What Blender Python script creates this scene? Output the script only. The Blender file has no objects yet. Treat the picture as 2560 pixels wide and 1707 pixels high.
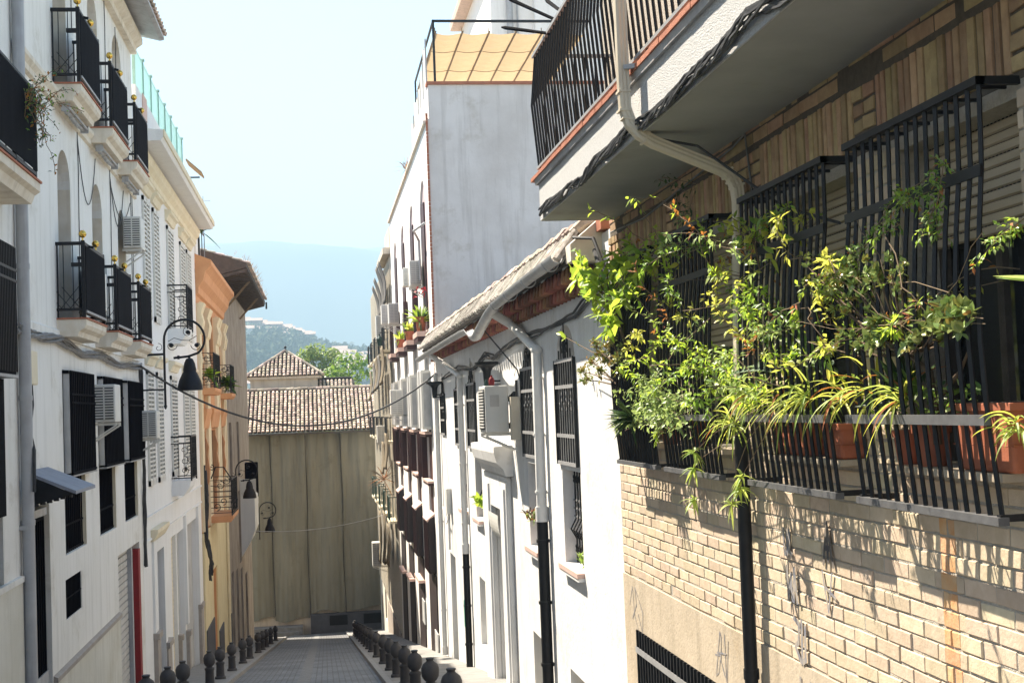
SUN_STRENGTH, SKY_STRENGTH, EXPOSURE, HAZE, WBT, WBTI = 5.0, .088, 1.95, .00062, 7150, 10
import bpy, math, random
from mathutils import Vector as V, Matrix
R = random.Random(7)
sc = bpy.context.scene
COL = sc.collection
# ------------------------------------------------------------ camera frame (eye at the origin, street runs along +Y and falls away)
FPX = 3400.
def frame(psi, th, rho):
    s, c = math.sin, math.cos
    F = V((s(psi)*c(th), c(psi)*c(th), s(th))); R0 = V((c(psi), -s(psi), 0)); U0 = R0.cross(F)
    return F, R0*c(rho) - U0*s(rho), U0*c(rho) + R0*s(rho)
CF, CR, CU = frame(math.radians(8.1522), math.radians(2.7431), math.radians(2.2))
def ray(p): return CF + CR*((p[0]-1280)/FPX) - CU*((p[1]-853.5)/FPX)
def oX(p, x): r = ray(p); return r*(x/r.x)
def oY(p, y): r = ray(p); return r*(y/r.y)
def crop(ox, oy, s): return lambda x, y: (ox+x*s, oy+y*s)
g_=crop(900,0,500/1568); h_=crop(900,450,660/1568); b1_=crop(1300,0,700/1829); b2_=crop(1860,0,700/1568)
b3_=crop(1400,500,600/1176); b4_=crop(1900,500,660/1294); b5_=crop(1500,1107,600/1568); b6_=crop(1960,1107,600/1568)
q1_=crop(900,1000,350/1568); q2_=crop(900,650,350/1568); q4_=crop(1150,850,410/1568); D_=crop(0,0,2560/2352); S_=lambda x,y:(x,y)
cam = bpy.data.cameras.new("camera"); co = bpy.data.objects.new("camera", cam); COL.objects.link(co)
cam.sensor_width = 36; cam.lens = FPX/2560*36; cam.clip_start = .05; cam.clip_end = 20000
co.matrix_world = Matrix(((CR.x, CU.x, -CF.x, 0), (CR.y, CU.y, -CF.y, 0), (CR.z, CU.z, -CF.z, 0), (0, 0, 0, 1)))
sc.camera = co
def ground(y): return -1.5 - .1385*y
# ------------------------------------------------------------ materials
def M(name, col, rough=.85, col2=None, var=.25, scale=2.0, bump=0., bscale=60., metal=0., streak=0., island=0., transl=0., tcol=None, dirt=0., spec=.3, sz=1.0):
    m = bpy.data.materials.new(name); m.use_nodes = True; nt = m.node_tree; N = nt.nodes; L = nt.links
    b = N["Principled BSDF"]; b.inputs["Roughness"].default_value = rough; b.inputs["Metallic"].default_value = metal
    b.inputs["Specular IOR Level"].default_value = spec
    tc = N.new("ShaderNodeTexCoord"); src = tc.outputs["Object"]
    def noise(sc_, det=4, vec=None, rg=.6):
        n = N.new("ShaderNodeTexNoise"); n.inputs["Scale"].default_value = sc_; n.inputs["Detail"].default_value = det; n.inputs["Roughness"].default_value = rg
        L.new(vec or src, n.inputs["Vector"]); return n.outputs["Fac"]
    def mapped(s):
        mp = N.new("ShaderNodeMapping"); mp.inputs["Scale"].default_value = s; L.new(src, mp.inputs["Vector"]); return mp.outputs["Vector"]
    def ramp(f, a, bb):
        r = N.new("ShaderNodeMapRange"); r.inputs["From Min"].default_value = a; r.inputs["From Max"].default_value = bb; L.new(f, r.inputs["Value"]); return r.outputs["Result"]
    def mix(f, A, B, mode='MIX'):
        x = N.new("ShaderNodeMix"); x.data_type = 'RGBA'; x.blend_type = mode
        for k, s in ((0, f), (6, A), (7, B)):
            if hasattr(s, 'links'): L.new(s, x.inputs[k])
            else: x.inputs[k].default_value = s if k == 0 else (*s, 1)
        return x.outputs[2]
    c2 = col2 or tuple(c*(1-var) for c in col)
    vec = mapped((1, 1, sz)) if sz != 1 else None
    out = mix(ramp(noise(scale, 5, vec), .35, .68), col, c2)
    if streak: out = mix(ramp(noise(1.6, 4, mapped((3.5, 3.5, .25))), .5, .78), out, tuple(c*(1-streak) for c in c2))
    if dirt: out = mix(ramp(noise(.9, 7, None, .75), .56, .74), out, tuple(c*(1-dirt)*k for c, k in zip(col, (1, .95, .86))))
    if island:
        ge = N.new("ShaderNodeNewGeometry"); hs = N.new("ShaderNodeHueSaturation")
        L.new(ramp(ge.outputs["Random Per Island"], 0, 1), hs.inputs["Value"]); hs.inputs["Value"].default_value = 1
        mr = N.new("ShaderNodeMapRange"); mr.inputs["To Min"].default_value = 1-island; mr.inputs["To Max"].default_value = 1+island*.6
        L.new(ge.outputs["Random Per Island"], mr.inputs["Value"]); L.new(mr.outputs["Result"], hs.inputs["Value"])
        m2 = N.new("ShaderNodeMath"); m2.operation = 'MULTIPLY'; m2.inputs[1].default_value = 7.31; L.new(ge.outputs["Random Per Island"], m2.inputs[0])
        m3 = N.new("ShaderNodeMath"); m3.operation = 'FRACT'; L.new(m2.outputs[0], m3.inputs[0])
        mh = N.new("ShaderNodeMapRange"); mh.inputs["To Min"].default_value = .5-.03*min(1, island*3); mh.inputs["To Max"].default_value = .5+.03*min(1, island*3)
        L.new(m3.outputs[0], mh.inputs["Value"]); L.new(mh.outputs["Result"], hs.inputs["Hue"])
        L.new(out, hs.inputs["Color"]); out = hs.outputs["Color"]
    L.new(out, b.inputs["Base Color"])
    if bump:
        bp = N.new("ShaderNodeBump"); bp.inputs["Strength"].default_value = min(1, bump); bp.inputs["Distance"].default_value = .02*max(1, bump)
        L.new(noise(bscale, 4), bp.inputs["Height"]); L.new(bp.outputs["Normal"], b.inputs["Normal"])
    if transl:
        t = N.new("ShaderNodeBsdfTranslucent"); ms = N.new("ShaderNodeMixShader"); ms.inputs[0].default_value = transl
        if tcol: t.inputs["Color"].default_value = (*tcol, 1)
        else: L.new(out, t.inputs["Color"])
        L.new(b.outputs[0], ms.inputs[1]); L.new(t.outputs[0], ms.inputs[2]); L.new(ms.outputs[0], N["Material Output"].inputs["Surface"])
    return m
def glassy(name, col, rough=.12): return M(name, col, rough, var=.3, spec=.6)
m = {}
m['white_l'] = M('white_plaster_left', (.80, .785, .75), .9, (.745, .73, .68), scale=.9, bump=.12, bscale=14, streak=.16, dirt=.34)
m['white_z'] = M('white_plaster_near_left', (.78, .765, .73), .9, (.71, .695, .65), scale=1.1, bump=.12, bscale=14, streak=.16, dirt=.32)
m['dado_l'] = M('cream_dado', (.68, .66, .59), .9, (.60, .58, .50), scale=1.4, bump=.2, streak=.12, dirt=.22)
m['white_b'] = M('white_paint_shuttered', (.8, .8, .79), .9, (.75, .745, .73), scale=.8, bump=.15, bscale=25, streak=.06)
m['cream_trim'] = M('cream_trim', (.78, .70, .53), .85, (.70, .61, .44), scale=3, bump=.1)
m['beige_trim'] = M('beige_moulding', (.76, .70, .60), .85, (.66, .58, .46), scale=4, bump=.15, streak=.2)
m['white_r'] = M('white_limewash', (.77, .765, .75), .9, (.68, .67, .65), scale=1.6, bump=.35, bscale=16, streak=.1, dirt=.3)
m['white_g'] = M('white_painted_front', (.82, .81, .79), .9, (.76, .75, .72), scale=1.2, bump=.2, bscale=20, streak=.1)
m['gable'] = M('stained_gable_render', (.71, .665, .635), .92, (.57, .52, .485), scale=.65, bump=.4, bscale=8, streak=.12, dirt=.3)
m['terra'] = M('terracotta_edge', (.44, .17, .10), .8, (.36, .13, .08), scale=6, bump=.3)
m['corbel'] = M('corbel_tile', (.46, .20, .12), .8, (.28, .11, .07), scale=12, bump=.3, island=.45)
m['pot'] = M('terracotta_pot', (.42, .135, .07), .7, (.33, .10, .055), scale=5, bump=.1, dirt=.3)
m['tile'] = M('weathered_roof_tile', (.60, .475, .375), .9, (.44, .345, .27), scale=9, bump=.4, island=.5)
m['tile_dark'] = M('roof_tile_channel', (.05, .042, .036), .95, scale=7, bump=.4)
m['tile_w'] = M('limewashed_tile', (.52, .48, .42), .9, (.17, .145, .115), scale=16, bump=.4, island=.45, sz=.6)
m['iron'] = M('black_iron', (.012, .0125, .0145), .5, (.017, .017, .018), scale=20, spec=.28)
m['irong'] = M('worn_grey_iron', (.12, .12, .122), .55, (.085, .085, .087), scale=14, spec=.3)
m['ironw'] = M('grey_painted_bar', (.33, .33, .33), .5, (.25, .25, .25), scale=12)
m['screen'] = M('black_mesh_screen', (.008, .008, .0095), .9, (.014, .014, .016), scale=5, sz=.2, bump=.3, bscale=120, spec=.05)
m['dark'] = glassy('dark_glass', (.03, .033, .036))
m['darkd'] = M('dark_interior', (.025, .023, .022), .9)
m['brown'] = M('brown_painted_wood', (.065, .026, .026), .55, (.05, .02, .02), scale=8, bump=.2, bscale=40)
m['brownk'] = M('dark_brown_grille', (.035, .022, .022), .6, scale=8)
m['pink'] = M('pale_pink_curtain', (.62, .48, .48), .9, scale=3)
m['pinkt'] = M('pink_sill_tile', (.66, .46, .39), .7, (.58, .39, .33), scale=5, bump=.2)
m['acw'] = M('aged_white_metal', (.70, .69, .65), .5, (.63, .62, .57), scale=3, dirt=.08)
m['acg'] = M('grille_shadow', (.09, .09, .09), .8)
m['grey_m'] = M('galvanised_pipe', (.42, .43, .44), .5, (.34, .34, .35), scale=4, streak=.3, spec=.4)
m['gutter'] = M('zinc_gutter', (.50, .51, .51), .5, (.42, .42, .42), scale=4, streak=.2, spec=.5)
m['pvc'] = M('white_downpipe', (.76, .75, .72), .55, (.70, .69, .66), scale=3, streak=.08)
m['pvcb'] = M('beige_downpipe', (.68, .60, .47), .55, (.60, .52, .40), scale=3, streak=.15)
m['brass'] = M('brass', (.75, .50, .12), .25, (.65, .42, .10), metal=1.)
m['red'] = M('red_paint', (.30, .028, .03), .7, (.22, .03, .03), scale=5, dirt=.3)
m['rollg'] = M('grey_roller_slats', (.55, .53, .50), .6, (.48, .46, .42), scale=3, streak=.25)
m['canopy'] = M('grey_blue_canopy', (.27, .29, .34), .6, (.22, .235, .28), scale=5, dirt=.55)
m['orange'] = M('orange_render', (.68, .36, .19), .9, (.60, .30, .155), scale=2.5, bump=.15, dirt=.15)
m['yellow'] = M('yellow_render', (.78, .67, .43), .9, (.72, .60, .36), scale=1.5, bump=.15, streak=.08)
m['ycream'] = M('cream_pilaster', (.80, .70, .50), .9, (.73, .62, .42), scale=2)
m['plinth'] = M('dark_grey_plinth', (.10, .10, .11), .8, (.075, .075, .08), scale=3)
m['derel'] = M('ruined_render', (.44, .38, .32), .95, (.29, .245, .21), scale=1.0, bump=.8, bscale=7, streak=.4, dirt=.45)
m['eavew'] = M('weathered_timber', (.075, .062, .052), .95, (.11, .09, .075), scale=6, bump=.5)
m['stone'] = M('warm_stone', (.40, .36, .32), .85, (.34, .30, .265), scale=8, bump=.3)
m['greyw'] = M('grey_recess_paint', (.52, .52, .51), .9, scale=2)
m['greenf'] = M('pale_green_glass', (.58, .74, .70), .2, (.52, .70, .66), scale=1, transl=.5, tcol=(.56, .76, .72))
m['greenp'] = M('green_painted_post', (.34, .54, .47), .5)
m['net'] = M('olive_cover_sheet', (.25, .232, .18), .95, (.185, .174, .136), scale=.6, bump=.4, bscale=30, dirt=.35, streak=.2, sz=.3)  # vertical colour variation painted in to strengthen the fold shading
m['netd'] = M('sheet_seam', (.05, .047, .036), .95)
m['stucco'] = M('cream_stucco', (.66, .58, .48), .95, (.56, .47, .37), scale=1.2, bump=.3, streak=.25, dirt=.25)
m['creamr'] = M('cream_row_front', (.72, .66, .55), .9, (.55, .50, .41), scale=14, bump=.2, sz=4)
m['blindg'] = M('grey_cane_blind', (.145, .135, .125), .9, (.20, .185, .165), scale=7, bump=.5, bscale=60, sz=.15)
m['blindt'] = M('tan_cane_blind', (.26, .21, .14), .9, (.19, .15, .10), scale=7, bump=.5, bscale=60, sz=.15)
m['greenl'] = M('dark_green_metal', (.03, .07, .055), .4)
m['canvas'] = M('canvas_sunshade', (.60, .45, .30), .9, (.46, .33, .20), scale=2.6, transl=.55, tcol=(.42, .31, .18), bump=.15, bscale=8)
m['wcanvas'] = M('white_canvas', (.82, .81, .78), .9, scale=2, transl=.3)
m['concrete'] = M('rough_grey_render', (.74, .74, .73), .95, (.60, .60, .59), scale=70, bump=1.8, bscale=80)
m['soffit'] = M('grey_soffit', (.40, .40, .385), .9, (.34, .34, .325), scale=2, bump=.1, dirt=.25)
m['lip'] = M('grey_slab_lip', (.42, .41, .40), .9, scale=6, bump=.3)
m['mortar'] = M('brick_mortar', (.50, .45, .38), .95, (.40, .355, .29), scale=30, bump=.8, bscale=70)
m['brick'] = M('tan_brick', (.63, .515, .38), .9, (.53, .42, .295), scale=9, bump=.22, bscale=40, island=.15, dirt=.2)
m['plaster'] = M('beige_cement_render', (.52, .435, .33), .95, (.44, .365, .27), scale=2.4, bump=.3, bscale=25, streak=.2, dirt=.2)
m['brickd'] = M('shade_tinted_brick', (.50, .345, .20), .9, (.36, .235, .135), scale=9, bump=.3, bscale=40, island=.28, dirt=.3)  # darker copy of the tan brick, balcony shade painted into its colour
m['mortard'] = M('shade_tinted_mortar', (.13, .105, .08), .95, (.09, .075, .06), scale=20)  # mortar darkened to carry the shade between the upper bricks
m['stain'] = M('orange_rust_stain', (.62, .31, .14), .9, (.62, .42, .26), scale=9, bump=.25, bscale=40, island=.08)
m['blind'] = M('beige_roller_blind', (.52, .43, .32), .7, (.46, .38, .28), scale=3, sz=6)
m['cable'] = M('black_cable', (.035, .035, .038), .6, (.07, .07, .07), scale=6)
m['cableg'] = M('grey_cable', (.22, .22, .22), .6, (.14, .14, .14), scale=6)
m['bollard'] = M('cast_iron_bollard', (.052, .050, .052), .65, (.075, .07, .068), scale=9, bump=.25, spec=.35)
m['wood'] = M('woody_stem', (.16, .11, .07), .9, (.10, .07, .045), scale=20, bump=.4)
m['twig'] = M('dry_twig', (.26, .19, .12), .9, (.18, .13, .085), scale=30)
def leafm(n, c, c2, t=.4, rough=.45, tc=None): return M(n, c, rough, c2, scale=9, island=.35, transl=t, tcol=tc, spec=.4)
m['leafL'] = leafm('bright_lemon_leaf', (.24, .40, .045), (.32, .46, .06), .5, tc=(.58, .76, .09))
m['leafY'] = leafm('yellow_green_leaf', (.46, .46, .07), (.33, .40, .06), .5, tc=(.75, .75, .14))
m['leafM'] = leafm('mid_green_leaf', (.13, .26, .05), (.20, .32, .06), .4, tc=(.36, .56, .08))
m['leafD'] = leafm('dark_green_leaf', (.05, .10, .035), (.08, .14, .045), .2)
m['leafS'] = leafm('silvery_small_leaf', (.30, .42, .13), (.38, .48, .20), .35, .35, tc=(.5, .64, .2))
m['leafJ'] = leafm('jade_leaf', (.22, .31, .085), (.34, .40, .13), .15, .3)
m['leafO'] = leafm('orange_tinted_leaf', (.38, .25, .06), (.22, .26, .06), .25, .4)
m['leafB'] = leafm('dry_brown_leaf', (.48, .18, .05), (.30, .13, .05), .35, .7, tc=(.6, .25, .06))
m['leafP'] = leafm('spider_plant_leaf', (.33, .44, .10), (.24, .38, .07), .4, tc=(.68, .78, .18))
m['leafA'] = leafm('grey_green_blade', (.17, .24, .15), (.10, .16, .10), .1, .4)
m['treeL'] = leafm('tree_leaf', (.085, .17, .03), (.13, .22, .04), .35, tc=(.26, .40, .06))
m['treeP'] = leafm('pale_tree_leaf', (.13, .19, .05), (.19, .24, .07), .35, tc=(.32, .42, .10))
m['redf'] = M('red_flower', (.55, .04, .05), .6)
m['hillg'] = M('hillside_scrub', (.055, .085, .04), .95, (.10, .11, .06), scale=.02)
m['mount'] = M('mountain_forest', (.055, .075, .07), .95, (.09, .10, .085), scale=.004)
m['earth'] = M('dry_earth', (.22, .19, .14), .95, (.15, .15, .09), scale=.05)
m['roofp'] = M('pale_clay_roof', (.46, .33, .26), .9, scale=.2)
m['housew'] = M('distant_white_wall', (.74, .70, .66), .9, scale=.2)
m['houseb'] = M('distant_brick_wall', (.30, .19, .15), .9, scale=.2)
m['paper'] = M('pale_notice', (.7, .7, .66), .8)
m['black'] = M('black_paint_mark', (.03, .04, .04), .7)
m['tag'] = M('faded_blue_grey_spray', (.17, .18, .22), .9, (.40, .345, .28), scale=16)
m['tagk'] = M('black_spray', (.055, .055, .065), .9, (.2, .17, .14), scale=10)
m['greeng'] = M('green_spray', (.02, .25, .17), .8)
# ------------------------------------------------------------ mesh builder and object tagging
WL = {}
class MB:
    def __init__(s): s.v = []; s.f = []
    def add(s, vs, fs):
        n = len(s.v); s.v += [tuple(p) for p in vs]; s.f += [tuple(i+n for i in f) for f in fs]; return s
    def quad(s, a, b, c, d): return s.add([a, b, c, d], [(0, 1, 2, 3)])
    def poly(s, pts): return s.add(pts, [tuple(range(len(pts)))])
    def box(s, x0, x1, y0, y1, z0, z1):
        return s.add([(x, y, z) for x in (x0, x1) for y in (y0, y1) for z in (z0, z1)], [(0,1,3,2),(4,6,7,5),(0,4,5,1),(2,3,7,6),(0,2,6,4),(1,5,7,3)])
    def obox(s, c, ax, ay, az):
        c, ax, ay, az = V(c), V(ax), V(ay), V(az)
        return s.add([c+ax*i+ay*j+az*k for i in (-1, 1) for j in (-1, 1) for k in (-1, 1)], [(0,1,3,2),(4,6,7,5),(0,4,5,1),(2,3,7,6),(0,2,6,4),(1,5,7,3)])
    def bar(s, a, b, w, h=None, up=(0, 0, 1)):
        a, b = V(a), V(b); d = b-a; L = d.length
        if L < 1e-6: return s
        d /= L; u = V(up); x = d.cross(u)
        if x.length < .01: x = d.cross(V((0, 1, 0)))
        x.normalize(); z = x.cross(d)
        return s.obox((a+b)/2, d*L/2, x*w/2, z*(h or w)/2)
    def tube(s, pts, r, n=6, cap=True):
        pts = [V(p) for p in pts]; rs = r if isinstance(r, (list, tuple)) else [r]*len(pts); k0 = len(s.v); prev = None
        for i, p in enumerate(pts):
            d = (pts[min(i+1, len(pts)-1)] - pts[max(i-1, 0)])
            if d.length < 1e-9: d = V((0, 0, 1))
            d.normalize()
            if prev is None:
                x = d.cross(V((0, 0, 1)));
                if x.length < .05: x = d.cross(V((1, 0, 0)))
            else: x = prev - d*prev.dot(d)
            x.normalize(); prev = x; y = d.cross(x)
            for j in range(n):
                a = 2*math.pi*j/n; s.v.append(tuple(p + (x*math.cos(a)+y*math.sin(a))*rs[i]))
        for i in range(len(pts)-1):
            for j in range(n):
                a = k0+i*n+j; b = k0+i*n+(j+1) % n; s.f.append((a, b, b+n, a+n))
        if cap:
            s.f.append(tuple(k0+j for j in reversed(range(n)))); s.f.append(tuple(k0+(len(pts)-1)*n+j for j in range(n)))
        return s
    def lathe(s, prof, c, n=16):
        k0 = len(s.v)
        for r, z in prof:
            for j in range(n):
                a = 2*math.pi*j/n; s.v.append((c[0]+r*math.cos(a), c[1]+r*math.sin(a), c[2]+z))
        for i in range(len(prof)-1):
            for j in range(n):
                a = k0+i*n+j; b = k0+i*n+(j+1) % n; s.f.append((a, b, b+n, a+n))
        s.f.append(tuple(k0+j for j in reversed(range(n)))); s.f.append(tuple(k0+(len(prof)-1)*n+j for j in range(n))); return s
    def ball(s, c, r, n=10): return s.lathe([(r*math.sin(math.pi*i/8)+1e-4, -r*math.cos(math.pi*i/8)) for i in range(9)], c, n)
    def extr(s, prof, y0, y1):                       # prof: [(x,z)...] swept along y
        n = len(prof); s.add([(x, y0, z) for x, z in prof]+[(x, y1, z) for x, z in prof], [(i, (i+1) % n, (i+1) % n+n, i+n) for i in range(n)]+[tuple(range(n)), tuple(reversed(range(n, 2*n)))]); return s
    def build(s, name, mat, parent=None, smooth=False, bevel=0, label=None, bseg=1, recalc=True):
        off = V((0, 0, 0))
        if parent is not None: off = WL[parent.name]
        elif s.v:
            off = V(((min(p[0] for p in s.v)+max(p[0] for p in s.v))/2, (min(p[1] for p in s.v)+max(p[1] for p in s.v))/2, min(p[2] for p in s.v)))
        me = bpy.data.meshes.new(name); me.from_pydata([(p[0]-off.x, p[1]-off.y, p[2]-off.z) for p in s.v], [], s.f); me.materials.append(mat)
        if recalc and len(s.f) < 30000:
            import bmesh
            bm = bmesh.new(); bm.from_mesh(me); bmesh.ops.recalc_face_normals(bm, faces=bm.faces); bm.to_mesh(me); bm.free()
        me.update()
        if smooth:
            me.polygons.foreach_set('use_smooth', [True]*len(me.polygons))
            try: me.set_sharp_from_angle(angle=math.radians(40))
            except Exception: pass
        o = bpy.data.objects.new(name, me); COL.objects.link(o); o.parent = parent
        if parent is None: o.location = off
        WL[o.name] = off.copy()
        if bevel: b = o.modifiers.new('bevel', 'BEVEL'); b.width = bevel; b.segments = bseg; b.limit_method = 'ANGLE'
        if label: o['label'] = label
        return o
def thing(name, label, cat, loc, group=None):
    o = bpy.data.objects.new(name, None); COL.objects.link(o); o.location = loc; o.empty_display_size = .2
    o['label'] = label; o['category'] = cat
    if group: o['group'] = group
    WL[o.name] = V(loc); return o
def tag(o, label, cat, group=None, kind=None):
    o['label'] = label; o['category'] = cat
    if group: o['group'] = group
    if kind: o['kind'] = kind
    return o
def struct(name, mb, mat, **k): o = mb.build(name, mat, **k); o['kind'] = 'structure'; return o
def copy_tree(o, loc=None, label=None, parent=None):
    c = o.copy(); COL.objects.link(c); c.parent = parent
    if loc is not None: c.location = loc
    if label: c['label'] = label
    for ch in list(o.children): copy_tree(ch, parent=c)
    return c
# wall facing the street: s=+1 on the right (inside is +X), -1 on the left; holes (y0,y1,z0,z1,arch height)
def wall(mb, X, s, y0, y1, z0, z1, holes, dep=.25, back=7.0):
    hs = [(max(a, y0+.001), min(b, y1-.001), max(c, z0+.001), d, e) for a, b, c, d, e in [(*h, 0)[:5] for h in holes]]
    ys = sorted({y0, y1, *[h[0] for h in hs], *[h[1] for h in hs]}); zs = sorted({z0, z1, *[h[2] for h in hs], *[h[3] for h in hs]})
    for i in range(len(ys)-1):
        for j in range(len(zs)-1):
            cy, cz = (ys[i]+ys[i+1])/2, (zs[j]+zs[j+1])/2
            if any(h[0] < cy < h[1] and h[2] < cz < h[3] for h in hs): continue
            mb.quad((X, ys[i], zs[j]), (X, ys[i+1], zs[j]), (X, ys[i+1], zs[j+1]), (X, ys[i], zs[j+1]))
    Xi = X+s*dep
    for a, b, c, d, e in hs:
        if e:
            n = 12; cy = (a+b)/2; hw = (b-a)/2; arc = [(cy-hw*math.cos(math.pi*k/n), d-e+e*math.sin(math.pi*k/n)) for k in range(n+1)]
            for k in range(n):
                mb.quad((X, arc[k][0], arc[k][1]), (X, arc[k+1][0], arc[k+1][1]), (X, arc[k+1][0], d), (X, arc[k][0], d))
                mb.quad((X, arc[k][0], arc[k][1]), (X, arc[k+1][0], arc[k+1][1]), (Xi, arc[k+1][0], arc[k+1][1]), (Xi, arc[k][0], arc[k][1]))
        else: mb.quad((X, a, d), (X, b, d), (Xi, b, d), (Xi, a, d))
        mb.quad((X, a, c), (X, b, c), (Xi, b, c), (Xi, a, c))
        for y in (a, b): mb.quad((X, y, c), (X, y, d-e), (Xi, y, d-e), (Xi, y, c))
    Xb = X+s*back
    if back:
        mb.quad((X, y0, z0), (X, y0, z1), (Xb, y0, z1), (Xb, y0, z0)); mb.quad((X, y1, z0), (X, y1, z1), (Xb, y1, z1), (Xb, y1, z0))
        mb.quad((X, y0, z1), (X, y1, z1), (Xb, y1, z1), (Xb, y0, z1)); mb.quad((Xb, y0, z0), (Xb, y1, z0), (Xb, y1, z1), (Xb, y0, z1))
    return mb
def pane(X, s, h, dep=.25, t=.03, mg=.06): return MB().box(X+s*(dep-.012), X+s*(dep+t), h[0]-mg, h[1]+mg, h[2]-mg, h[3]+mg)
def bars(mb, X, y0, y1, z0, z1, n, w=.014, hz=(), hw=.03, ht=.012):
    for k in range(n):
        y = y0+(y1-y0)*(k+.5)/n; mb.box(X-w/2, X+w/2, y-w/2, y+w/2, z0, z1)
    for z in hz: mb.box(X-ht/2-.004, X+ht/2+.004, y0, y1, z-hw/2, z+hw/2)
    return mb
def spiral(c, r, turns, ax, ay, n=18, sgn=1):
    return [V(c)+(V(ax)*math.cos(sgn*t*turns*2*math.pi/n)+V(ay)*math.sin(sgn*t*turns*2*math.pi/n))*r*(1-.8*t/n) for t in range(n+1)]
def rtile(mb, p, u, w, nrm, r, L):                   # one barrel tile: p lower end centre, u across, w up the slope
    n = 5; vs = []
    for q, rr, lift in ((0, r, .03), (L, r*.78, 0)):
        for k in range(n+1):
            a = math.pi*k/n; vs.append(p+w*q+u*(-rr*math.cos(a))+nrm*(rr*.85*math.sin(a)+lift))
    fs = [(k, k+1, k+n+2, k+n+1) for k in range(n)]+[tuple(range(n+1))]; mb.add(vs, fs)
def troof(mb, o, u, w, nc, nr, pitch, L, jit=.012, inside=None):
    u, w = V(u).normalized(), V(w).normalized(); nrm = u.cross(w); nrm = nrm if nrm.z > 0 else -nrm
    for i in range(nc):
        for j in range(nr):
            p = V(o)+u*(pitch*(i+.5)+R.uniform(-jit, jit))+w*(L*j*.9+R.uniform(-jit, jit))+nrm*R.uniform(-.004, .01)
            if inside and not inside(i, j, p+w*L*.5): continue
            rtile(mb, p, (u+w*R.uniform(-.03, .03)).normalized(), w, nrm, pitch*.36, L)
# ============================================================ sky, sun, haze, ground, hills
SUN = V((-.18, .24, .384)).normalized()
w = bpy.data.worlds.new("World"); sc.world = w; w.use_nodes = True
nt = w.node_tree; bg = nt.nodes["Background"]; sky = nt.nodes.new("ShaderNodeTexSky"); sky.sky_type = 'NISHITA'; sky.sun_disc = False
sky.sun_elevation = math.asin(SUN.z); sky.sun_rotation = math.atan2(SUN.x, SUN.y); sky.altitude = 700; sky.air_density = 1.0; sky.dust_density = .6; sky.ozone_density = 1.2
nt.links.new(sky.outputs[0], bg.inputs[0]); bg.inputs[1].default_value = SKY_STRENGTH
sl = bpy.data.lights.new("sun", 'SUN'); sl.energy = SUN_STRENGTH; sl.angle = math.radians(.53); sl.color = (1, .945, .86)
so = bpy.data.objects.new("sun", sl); COL.objects.link(so); so.rotation_euler = (-SUN).to_track_quat('-Z', 'Y').to_euler()
vs = sc.view_settings; vs.view_transform = 'Standard'; vs.look = 'None'; vs.exposure = EXPOSURE; vs.gamma = 1; vs.use_curve_mapping = False
vs.use_white_balance = True; vs.white_balance_temperature = WBT; vs.white_balance_tint = WBTI
hz = MB().box(-5200, 5200, -60, 4700, -60, 545).build('haze', None)
hm = bpy.data.materials.new('air_haze'); hm.use_nodes = True; hn = hm.node_tree; hn.nodes.remove(hn.nodes["Principled BSDF"])
pv = hn.nodes.new("ShaderNodeVolumePrincipled"); pv.inputs["Color"].default_value = (.55, .81, 1.0, 1); pv.inputs["Density"].default_value = HAZE; pv.inputs["Anisotropy"].default_value = 0
hn.links.new(pv.outputs[0], hn.nodes["Material Output"].inputs["Volume"]); hz.data.materials.clear(); hz.data.materials.append(hm); hz['kind'] = 'stuff'
# ground
gm = MB(); ys = [-40, 0, 20, 40, 60, 78, 95, 300, 900, 9500]
gz = lambda y: ground(y)-.30 if y <= 78 else (-12.9 if y < 100 else -14)
xs = [-9000, -400, -12, 12, 400, 9000]
for i in range(len(ys)-1):
    for j in range(len(xs)-1): gm.quad((xs[j], ys[i], gz(ys[i])), (xs[j+1], ys[i], gz(ys[i])), (xs[j+1], ys[i+1], gz(ys[i+1])), (xs[j], ys[i+1], gz(ys[i+1])))
struct('ground', gm, m['earth'])
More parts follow.
